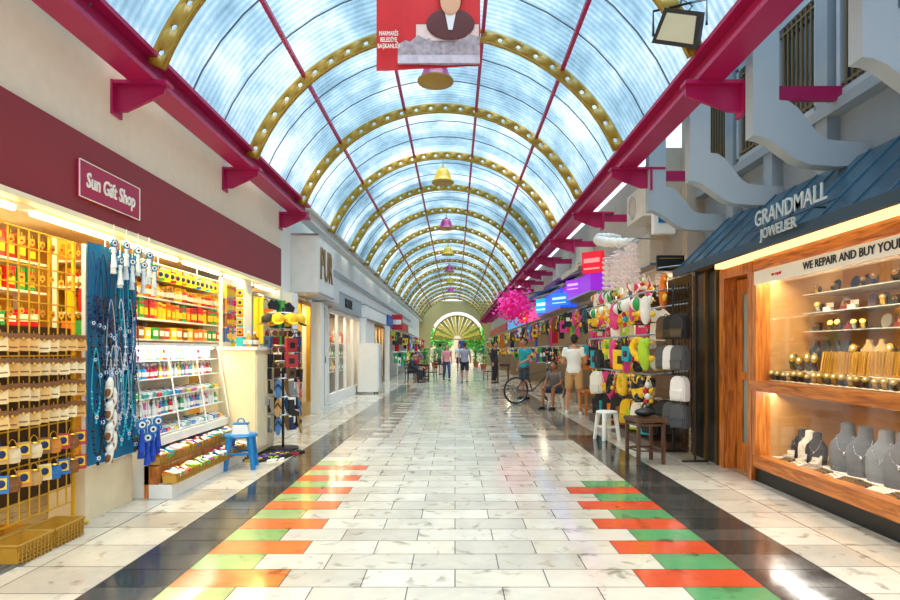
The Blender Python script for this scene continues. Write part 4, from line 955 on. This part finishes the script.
def timber_stool(loc,w,h,label,mat,rz=0,name='wooden_stool'):
    o=thing(name,label,'stool' if 'stool' in name else 'table',loc,rz)
    mb=MB(); mb.box((0,0,h-.02),(w,w,.04)); 
    for i in range(7): mb.box((-w/2+w*(i+.5)/7,0,h+.003),(w/9,w*.96,.01))
    part(mb,'seat' if 'stool' in name else 'table_top',[mat],o)
    for sx in(-1,1):
        for sy in(-1,1): mb=MB(); mb.box((sx*(w/2-.03),sy*(w/2-.03),(h-.04)/2),(.035,.035,h-.04)); part(mb,'leg',[mat],o)
    e=w/2-.03
    mb=MB(); mb.tube([(-e,-e,h*.3),(e,-e,h*.3),(e,e,h*.3),(-e,e,h*.3)],.012,4,0,True); part(mb,'stretcher',[mat],o)
    mb=MB(); mb.tube([(-e,-e,h-.07),(e,-e,h-.07),(e,e,h-.07),(-e,e,h-.07)],.02,4,0,True); part(mb,'apron',[mat],o); return o
timber_stool((2.2,6.95,0),.36,.52,'dark timber slatted stool standing on the arcade floor',DWOOD,.15)
plastic_stool((2.2,8.7,0),WHITE,'white plastic stool by the beach shop',.3,.15,.42)
o=thing('folded_bag','small black bag resting on the timber stool','bag',(2.2,6.95,.53),.3); mb=MB(); mb.ell((0,0,.05),(.13,.09,.05),12,8); mb.tube([(-.05,0,.08),(0,0,.15),(.05,0,.08)],.007,6); part(mb,'body',[BLACK],o)
timber_stool((2.72,11.9,0),.42,.5,'light wooden low table outside the shop',WOOD,.1,'side_table')
# ---------------------------------------------------------------- further right shops
for (a,b) in((12.4,14.4),(15.1,18.8),(19.6,24.8),(25.7,31.8),(32.6,39.8),(40.8,48.8)):
    st=.18 if a<20 else .42
    hang(1,a,b,2.2,2.7,['tshirt','tote','scarf','inflatable','beach_net','shell_mobile'],st,'goods hanging outside the shops','outside a shop front',sc=.85)
    hang(1,a,b,1.4,2.75,['tshirt','tote','swim_ring','sun_hat','bucket','beach_net'],st+.03,'goods hanging outside the shops','outside a shop front',sc=.85)
    area((3.6,(a+b)/2,2.3),(0,0,0),.8,(b-a)*.8,12*(b-a),(1,.85,.6))
fascia(1,8.6,11.3,2.55,2.95,M('beige_box','#c6b8a2',.6),'beige fascia over the beach shop',out=.2)
fascia(1,11.5,14.5,2.45,2.8,glow('#7a1fae',1.2),'glowing purple fascia over a shop',out=.4)
fascia(1,14.8,18.9,2.35,2.82,glow('#2350c8',1.2),'blue glowing fascia over a shop',out=.4)
fascia(1,19.4,25,2.35,2.82,glow('#e0409a'),'pink fascia over a far shop',out=.2); fascia(1,25.5,32,2.35,2.8,glow('#1c9bd8'),'cyan fascia over a far shop',out=.2); fascia(1,32.5,48,2.35,2.8,RED,'red fascia over the far shops',out=.2)
def proj(loc,w,h,c,c2,label,rz=R(-60)):
    o=thing('projecting_sign',label,'sign',loc,rz); mb=MB(); mb.box((0,0,0),(w,.1,h)); part(mb,'box',[glow(c,1.0)],o)
    mb=MB(); mb.box((0,-.052,h*.08),(w*.8,.008,h*.2)); part(mb,'bright_panel',[glow(c2,.8)],o); mb=MB(); mb.box((0,-.052,-h*.3),(w*.8,.008,h*.08)); part(mb,'lower_stripe',[glow(c2,.8)],o)
proj((2.6,11.3,2.95),.42,.4,'#c01028','#ff8a8a','red glowing projecting sign box',R(-45)); proj((2.5,14.2,2.5),.6,.28,'#2a6fe0','#bfe0ff','blue glowing projecting sign box')
proj((2.6,12.8,2.68),.6,.24,'#8d35c9','#e0b0f0','purple glowing projecting sign box'); proj((2.55,17.5,2.6),.5,.4,'#19a8c8','#ffffff','cyan glowing projecting sign box'); proj((2.5,22,2.6),.5,.5,'#e83a2a','#ffe34d','red and yellow projecting sign')
o=thing('flower_garland','bushy magenta flower garland hanging over the walkway edge','flowers',(1.95,19.6,2.75))
mb=MB(); mb.tube([(-.1,0,-.5),(0,0,0),(.3,0,.35),(1,0,.5)],.02,6); part(mb,'stem',[DWOOD],o); mb=MB()
for i in range(1000):
    c=Vector((random.gauss(0,.24),random.gauss(0,.26),random.gauss(0,.22))); a=Vector((random.uniform(-1,1),random.uniform(-1,1),random.uniform(-1,1))).normalized()*.065; b=a.orthogonal().normalized()*.05
    mb.add([c-a,c-b,c+a,c+b],[(0,1,2,3)])
part(mb,'blossoms',[M('magenta_petal','#f0289a',.6,em=.15)],o)
# ---------------------------------------------------------------- pendants
def pendant(x,y,mat,label,zc=5.2):
    o=thing('pendant_lamp',label,'pendant lamp',(x,y,zc),group='bell pendant lamps')
    mb=MB(); mb.lathe([(.23,-.2),(.245,-.2),(.245,-.175),(.22,-.15),(.18,-.07),(.155,.03),(.11,.1),(.05,.13),(.05,.15),(0,.15)],n=24,m=0); mb.lathe([(.23,-.205),(.25,-.195),(.25,-.17),(.235,-.165)],n=24,m=1); part(mb,'shade',[mat,OLIVE],o)
    mb=MB(); mb.cyl((0,0,.15),(0,0,.34),.015,n=8); part(mb,'stem',[STEEL],o); mb=MB(); mb.ell((0,0,-.1),.07,12,8); part(mb,'bulb',[M('bulb_pale','#fff6dd',.3,em=1.0)],o)
PM=M('pendant_magenta','#a8186b',.3); PY=M('pendant_yellow','#e0b41c',.3)
for i,y in enumerate((8.3,13.3,18.4,23.4,28.5,33.5,38.5)): pendant(-.27,y,PM if i%2==0 else PY,('magenta' if i%2==0 else 'yellow')+' bell-shaped pendant lamp under the vault')
# ---------------------------------------------------------------- banner
o=thing('hanging_banner','vinyl banner with red field, portrait and harbour view under the vault','banner',(-.265,5.95,.16))
W=1.03; z0,z1=3.93,5.12
def wav(x): return .012*math.sin(x*9)
mb=MB(); n=12
for i in range(n):
    a=-W/2+W*i/n;b=a+W/n; mb.add([(a,wav(a),z0+.02*math.sin(a*4)),(b,wav(b),z0+.02*math.sin(b*4)),(b,wav(b),z1),(a,wav(a),z1)],[(0,1,2,3)])
part(mb,'cloth',[M('banner_red','#cc1620',.6)],o)
mb=MB(); top=[(-.3,4.16),(-.22,4.2),(-.18,4.18),(-.1,4.25),(-.02,4.21),(.05,4.24),(.14,4.2),(.2,4.26),(.3,4.22),(.38,4.27),(.51,4.23)]
for i in range(len(top)-1):
    (a,za),(b,zb)=top[i],top[i+1]; mb.add([(a,wav(a)-.018,3.96),(b,wav(b)-.018,3.96),(b,wav(b)-.018,zb),(a,wav(a)-.018,za)],[(0,1,2,3)])
part(mb,'printed_view',[M('harbour_print','#a59aa4',.7,var=.7,scale=22)],o)
mb=MB(); mb.bx(-.3,.51,-.032,-.03,3.97,4.05); part(mb,'printed_sea',[M('sea_print','#c9c0d0',.7,var=.4,scale=16)],o)
mb=MB(); mb.bx(-.12,.5,-.016,-.0145,4.2,4.36); part(mb,'printed_sky',[M('sky_print','#e0c8c4',.7,var=.2,scale=9)],o)
mb=MB(); mb.ell((.22,-.022,4.36),(.24,.004,.16),18,10); part(mb,'portrait_jacket',[M('jacket_print','#5a2a2e',.7)],o)
mb=MB(); mb.prism([(.16,4.5),(.28,4.5),(.24,4.3),(.2,4.3)],'y',-.032,-.028); part(mb,'portrait_shirt',[M('shirt_print','#e6e8ee',.7)],o)
mb=MB(); mb.ell((.22,-.034,4.58),(.1,.006,.14),16,10); part(mb,'portrait_face',[M('face_print','#dba98a',.7)],o)
mb=MB(); mb.ell((.22,-.028,4.66),(.125,.006,.12),16,10); part(mb,'portrait_hair',[M('hair_print','#5c3c22',.7)],o)
text('MARMARİS\nBELEDİYE\nBAŞKANLIĞI',.062,LBL,o,(-.39,-.03,4.2),CF,.001,sx=.62,off=.001)
mb=MB(); mb.cyl((-W/2-.05,0,z1),(W/2+.05,0,z1),.018,n=8); mb.cyl((-.4,0,z1),(-.4,0,5.28),.006,n=5); mb.cyl((.4,0,z1),(.4,0,5.28),.006,n=5); part(mb,'hanging_pole',[STEEL],o)
# ---------------------------------------------------------------- bicycle
o=thing('bicycle','black city bicycle parked across the walkway','bicycle',(1.95,14.6,0),R(20))
def wheel(x):
    mb=MB(); mb.torus((x,0,.33),.31,.02,28,8,0,'y'); w_=part(mb,'wheel',[BLACK],o); mb=MB(); mb.torus((x,0,.33),.285,.009,28,6,0,'y'); mb.cyl((x,-.03,.33),(x,.03,.33),.02,n=8)
    for i in range(16): t=2*math.pi*i/16; mb.cyl((x,0,.33),(x+.285*math.cos(t),0,.33+.285*math.sin(t)),.0025,n=4)
    part(mb,'rim_and_spokes',[STEEL],w_)
wheel(-.52); wheel(.52)
mb=MB(); BBp=(-.08,0,.3)
for a,b in((BBp,(-.22,0,.78)),(BBp,(.36,0,.72)),((-.2,0,.7),(.34,0,.8)),(BBp,(-.52,0,.33)),((-.21,0,.72),(-.52,0,.33))): mb.cyl(a,b,.016,n=8)
mb.cyl((.33,0,.86),(.38,0,.66),.02,n=8); mb.cyl((.38,0,.66),(.52,0,.33),.014,n=8); part(mb,'frame',[M('bike_paint','#1f2730',.3)],o)
mb=MB(); mb.cyl((.33,0,.86),(.31,0,.97),.012,n=6); mb.tube([(.2,-.28,.98),(.3,-.2,1.0),(.32,0,.97),(.3,.2,1.0),(.2,.28,.98)],.012,6); part(mb,'handlebar',[STEEL],o)
mb=MB(); mb.ell((-.27,0,.86),(.13,.08,.035),12,8); mb.cyl((-.22,0,.76),(-.25,0,.85),.012,n=6); part(mb,'saddle',[BLACK],o)
mb=MB(); mb.torus(BBp,.08,.006,16,5,0,'y'); mb.cyl((-.08,-.06,.3),(.04,-.08,.2),.01,n=6); mb.cyl((-.08,.06,.3),(-.2,.08,.4),.01,n=6); mb.box((.04,-.11,.2),(.08,.06,.02)); mb.box((-.2,.11,.4),(.08,.06,.02)); part(mb,'crank_and_pedals',[STEEL],o)
mb=MB(); 
for z in(.74,.82,.9): mb.tube([(.4,-.12,z),(.62,-.12,z),(.62,.12,z),(.4,.12,z)],.005,4,0,True)
for (x,y) in((.4,-.12),(.62,-.12),(.62,.12),(.4,.12),(.51,-.12),(.51,.12)): mb.cyl((x,y,.74),(x,y,.9),.004,n=4)
part(mb,'basket',[BLACK],o)
# ---------------------------------------------------------------- people
V=Vector
STAND=dict(pel=(0,0,.95),ch=(0,.01,1.28),nk=(0,.01,1.47),hd=(0,-.01,1.63),sh=(.18,.01,1.4),el=(.24,.04,1.12),wr=(.26,-.03,.87),hip=(.09,0,.9),kn=(.1,-.02,.5),an=(.1,.03,.09))
def pose(base,**k):
    d={}
    for a,v in base.items():
        if a in('sh','el','wr','hip','kn','an'): d[a+'R']=v; d[a+'L']=(-v[0],v[1],v[2])
        else: d[a]=v
    d.update(k); return {a:V(v) for a,v in d.items()}
def remesh(o,vs,sm=4):
    m=o.modifiers.new('r','REMESH'); m.mode='VOXEL'; m.voxel_size=vs; m.use_smooth_shade=True
    m=o.modifiers.new('s','SMOOTH'); m.factor=.5; m.iterations=sm
def loft(mb,path,rad,side=V((1,0,0)),n=18):
    vs=[];k=len(path)
    for i,p in enumerate(path):
        p=V(p); d=(V(path[min(i+1,k-1)])-V(path[max(i-1,0)])).normalized(); f=d.cross(side).normalized()
        for j in range(n): t=2*math.pi*j/n; vs.append(p+side*math.cos(t)*rad[i][0]+f*math.sin(t)*rad[i][1])
    fs=[(a*n+i,a*n+(i+1)%n,(a+1)*n+(i+1)%n,(a+1)*n+i) for a in range(k-1) for i in range(n)]+[tuple(range(n-1,-1,-1)),tuple(range((k-1)*n,k*n))]
    mb.add(vs,fs)
def person(label,loc,rz,J,sc,skin,shirt,pants,hair,short=True,shoe='#222222',longhair=False,sleeve=.55,vs=.009,shirtlen=0):
    o=thing('person',label,'person',loc,rz); o.scale=(sc,)*3
    SK=M('skin'+skin,skin,.6,var=.05); SH=M('cloth'+shirt,shirt,.85,var=.08,scale=20); PA=M('cloth'+pants,pants,.85,var=.1,scale=20); HA=M('hair'+hair,hair,.7,var=.2,scale=60); SO=M('shoe'+shoe,shoe,.6)
    pel,ch,nk,hd=J['pel'],J['ch'],J['nk'],J['hd']; up=(ch-pel).normalized()
    tp=[pel-up*.07,pel+up*.02,pel.lerp(ch,.4),ch,ch.lerp(nk,.5),nk-(nk-ch).normalized()*.03,nk+(hd-nk)*.3]
    tr=[(.12,.09),(.155,.105),(.13,.09),(.155,.105),(.16,.095),(.07,.06),(.05,.05)]
    mb=MB(); loft(mb,tp,tr)
    for s in 'RL':
        sh,el,wr,hip,kn,an=[J[k+s] for k in('sh','el','wr','hip','kn','an')]
        mb.caps(sh,el,.052,.04); mb.caps(el,wr,.04,.027); mb.caps(hip,kn,.085,.055); mb.caps(kn,an,.055,.036); mb.caps(kn.lerp(an,.3)+V((0,.012,0)),kn.lerp(an,.55),.052,.042)
        foot=V((0,-1,0)); 
        mb.caps(an-V((0,0,.035))+V((0,.03,0)),an+foot*.15-V((0,0,.055)),.035,.028)
        d=(wr-el).normalized(); q=V((0,-1,0)); q=(q-d*q.dot(d)); q=q.normalized() if q.length>.05 else V((1,0,0)); nrm=d.cross(q)*( -1 if s=='R' else 1)
        palm=wr+d*.045; mb.caps(wr,wr+d*.07,.024,.03); mb.caps(palm+q*.018,palm-q*.018+d*.03,.02,.02)
        for i,l in enumerate((.065,.075,.07,.055)):
            b=wr+d*.085+q*(.03-.02*i); m_=b+d*l*.5+nrm*.006; e=m_+d*l*.4+nrm*l*.35; mb.caps(b,m_,.0095,.009,8); mb.caps(m_,e,.009,.008,8)
        b=wr+d*.03+q*.03; m_=b+q*.025+d*.03; mb.caps(b,m_,.012,.011,8); mb.caps(m_,m_+d*.03+nrm*.008,.011,.009,8)
    mb.ell(hd+V((0,.01,.015)),(.074,.094,.1),16,12); mb.ell(hd+V((0,-.022,-.05)),(.054,.06,.06),14,10); mb.ell(hd+V((0,-.092,-.02)),(.013,.022,.022),8,6)
    for sx in(-1,1): mb.ell(hd+V((sx*.077,.01,-.01)),(.012,.02,.032),8,6)
    b=part(mb,'body',[SK],o); remesh(b,vs)
    for sx in(-1,1): mb=MB(); mb.ell(hd+V((sx*.03,-.084,.005)),(.013,.008,.009),8,6,0); mb.ell(hd+V((sx*.03,-.091,.005)),(.006,.004,.006),6,5,1); part(mb,'eye',[LBL,BLACK],o)
    mb=MB(); mb.ell(hd+V((0,-.083,-.06)),(.024,.008,.006),8,6); part(mb,'mouth',[M('lips','#a2544a',.5)],o)
    mb=MB(); mb.ell(hd+V((0,.025,.04)),(.084,.094,.09),16,12); mb.ell(hd+V((0,.06,0)),(.075,.06,.08),14,10)
    if longhair: mb.ell(hd+V((0,.07,-.1)),(.08,.045,.16),12,10)
    h=part(mb,'hair',[HA],o); remesh(h,.01,2)
    mb=MB(); e=.017
    tp2=[pel-up*(.05+shirtlen)]+tp[1:5]+[tp[5]-up*.015]; tr2=[(.175,.13)]+[(a+e,b_+e) for a,b_ in tr[1:5]]+[(.085,.075)]
    loft(mb,tp2,tr2)
    for s in 'RL':
        sh,el,wr=[J[k+s] for k in('sh','el','wr')]; en=sh.lerp(el,sleeve) if sleeve<=1 else el
        mb.ell(sh,.066,12,8); mb.cyl(sh,en,.066,.06,14)
        if sleeve>1: mb.ell(el,.055,12,8); mb.cyl(el,wr,.055,.04,14)
    c=part(mb,'shirt',[SH],o); remesh(c,.012,3)
    mb=MB(); loft(mb,[pel-up*.1,pel-up*.02,pel+up*.06],[(.15,.11),(.172,.122),(.15,.11)])
    for s in 'RL':
        hip,kn,an=[J[k+s] for k in('hip','kn','an')]; mb.ell(hip,.1,12,8); 
        if short: mb.cyl(hip,hip.lerp(kn,.88),.102,.085,14)
        else: mb.cyl(hip,kn,.102,.07,14); mb.ell(kn,.07,12,8); mb.cyl(kn,kn.lerp(an,.93),.07,.055,14)
    c=part(mb,'shorts' if short else 'trousers',[PA],o); remesh(c,.012,3)
    for s in 'RL':
        an=J['an'+s]; mb=MB(); mb.caps(an+V((0,.035,-.05)),an+V((0,-.15,-.055)),.042,.037); mb.box(tuple(an+V((0,-.06,-.078))),(.085,.27,.022)); c=part(mb,'shoe',[SO],o); remesh(c,.009,2)
    return o
WALK=lambda: pose(STAND,knR=(.1,-.16,.52),anR=(.1,-.22,.1),knL=(-.1,.03,.5),anL=(-.1,.24,.13),elR=(.24,.12,1.14),wrR=(.25,.08,.9),elL=(-.24,-.04,1.13),wrL=(-.25,-.18,.93))
SIT=dict(pel=(0,.05,.5),ch=(0,-.02,.83),nk=(0,-.06,1.01),hd=(0,-.1,1.16),sh=(.18,-.05,.95),el=(.24,-.12,.7),wr=(.16,-.34,.6),hip=(.1,.02,.5),kn=(.15,-.4,.52),an=(.16,-.42,.09))
person('man in white T-shirt and tan shorts standing with hands together',(2.42,12.2,0),R(160),pose(STAND,elR=(.25,.02,1.13),wrR=(.1,-.2,1.06),elL=(-.25,.02,1.13),wrL=(-.1,-.2,1.04),knR=(.13,-.04,.5),anR=(.16,-.02,.09),knL=(-.12,0,.5),anL=(-.15,.06,.09),hd=(0,-.05,1.62)),.93,'#c98d6a','#f2f1ee','#c9a06a','#2a1f18',shoe='#d8d2c6')
person('person in a teal shirt standing behind the bicycle',(1.85,16,0),R(-60),pose(STAND,elR=(.26,-.04,1.14),wrR=(.18,-.26,1.02)),.93,'#b98062','#1c9aa0','#3a4450','#3a2a1e')
person('person in a grey top sitting on a low stool',(2.25,13.4,0),R(-40),pose(SIT),.82,'#a56b4a','#6f6a68','#32405c','#1c1512')
plastic_stool((2.25,13.44,0),WHITE,'white plastic stool under the seated person',.2,.15,.33)
person('person in a grey shirt and dark shorts walking along the arcade',(.38,23.6,0),R(180),WALK(),.92,'#b98062','#8d93a0','#2a3040','#2b2018')
person('woman in a pale pink top walking along the arcade',(-.35,25.2,0),R(10),WALK(),.88,'#d8a584','#d98f93','#3b4a66','#4a2f1e',longhair=True,short=False)
person('person in green shirt walking near the far end',(-.75,31,0),R(170),WALK(),.95,'#c08a68','#4f8f5a','#4c4c50','#2b2018')
person('person in white top walking near the far end',(.25,35,0),0,WALK(),.95,'#c08a68','#e6e2dc','#2c3c60','#2b2018')
person('person in black clothes standing by the shops',(1.55,23.5,0),R(60),pose(STAND),.93,'#b98062','#2a2a30','#22222a','#191410',short=False,sleeve=1.2)
person('person in dark clothes sitting on a chair by the wall',(-1.75,24.0,0),R(80),pose(SIT),.93,'#b98062','#26303c','#2a2c34','#191410',short=False,sleeve=1.2)
person('person in a red shirt sitting on a chair by the wall',(-1.75,26.0,0),R(60),pose(SIT),.93,'#c08a68','#a8323a','#2a2c34','#191410',short=False)
def chair(loc,rz,label,mat=DWOOD):
    o=thing('cafe_chair',label,'chair',loc,rz,'cafe chairs')
    mb=MB(); mb.box((0,0,.38),(.42,.42,.035)); part(mb,'seat',[mat],o)
    for sx in(-1,1):
        for sy in(-1,1): mb=MB(); mb.cyl((sx*.18,sy*.18,.37),(sx*.2,sy*.2,0),.018,n=8); part(mb,'leg',[mat],o)
    mb=MB(); 
    for sx in(-1,1): mb.cyl((sx*.18,.19,.38),(sx*.19,.24,.86),.016,n=8)
    for z in(.58,.7,.83): mb.box((0,.22,z),(.36,.02,.06))
    part(mb,'backrest',[mat],o)
chair((-1.75,24.0,0),R(80),'dark wooden cafe chair with a seated person'); chair((-1.75,26,0),R(60),'dark wooden cafe chair with a seated person'); chair((-1.0,25,0),R(-70),'empty dark wooden cafe chair by a table'); chair((1.5,26,0),R(-120),'empty dark wooden cafe chair by the shops')
timber_stool((-1.3,24.6,0),.5,.72,'dark square cafe table near the seated people',DWOOD,0,'cafe_table')
timber_stool((2.0,25,0),.5,.72,'dark square cafe table by the shops',DWOOD,0,'cafe_table')
@builder
def potted_plant():
    o=thing('potted_plant','leafy green plant in a terracotta pot','plant'); mb=MB(); mb.lathe([(0,0),(.14,0),(.2,.3),(.22,.3),(.22,.34),(.18,.34),(.17,.3)],n=16); part(mb,'pot',[M('terracotta','#b5603a',.8)],o); mb=MB()
    for i in range(160):
        a=random.uniform(0,6.28); r=random.uniform(.05,.4); z=.35+random.uniform(0,.9); c=V((r*math.cos(a),r*math.sin(a),z)); d=V((math.cos(a),math.sin(a),.6)).normalized()*.12; s_=V((-math.sin(a),math.cos(a),0))*.035
        mb.add([c-d,c-s_,c+d,c+s_],[(0,1,2,3)])
    mb.cyl((0,0,.3),(0,0,1.1),.02,n=6); part(mb,'leaves',[M('leaf2','#3f9a35',.5,var=.3)],o); return o
for x,y in((-1.9,38),(-1.5,44),(1.9,40),(1.6,46)): spawn('potted_plant',(x,y,0),random.random()*6,None,1.1,'leafy green plant in a terracotta pot by the walkway','plant','potted plants along the walkway')
# ---------------------------------------------------------------- light, world, camera
w=bpy.data.worlds.new('sky'); S.world=w; w.use_nodes=True; nt=w.node_tree; N=nt.nodes; L=nt.links
bg=N['Background']; tc=N.new('ShaderNodeTexCoord'); sp=N.new('ShaderNodeSeparateXYZ'); L.new(tc.outputs['Generated'],sp.inputs[0])
cr=N.new('ShaderNodeValToRGB'); e=cr.color_ramp.elements; e[0].position=.0; e[0].color=(.8,.78,.74,1); e[1].position=1; e[1].color=(.8,.91,1,1)
x=e.new(.3); x.color=(.82,.92,1,1)
L.new(sp.outputs['Z'],cr.inputs[0]); L.new(cr.outputs[0],bg.inputs['Color']); bg.inputs['Strength'].default_value=1.45
sl=bpy.data.lights.new('sun','SUN'); sl.energy=9.5; sl.angle=R(60); sl.color=(1,.94,.86); so=bpy.data.objects.new('sun',sl); COL.objects.link(so); so.rotation_euler=(R(10),R(6),0)
cam=bpy.data.cameras.new('camera'); cam.lens=24; cam.sensor_width=36; cam.shift_x=-5/900; cam.shift_y=50/900; cam.clip_start=.05; cam.clip_end=300
co=bpy.data.objects.new('camera',cam); COL.objects.link(co); co.location=(0,0,1.3); co.rotation_euler=(R(90),0,0); S.camera=co
print('objects',len(bpy.data.objects))
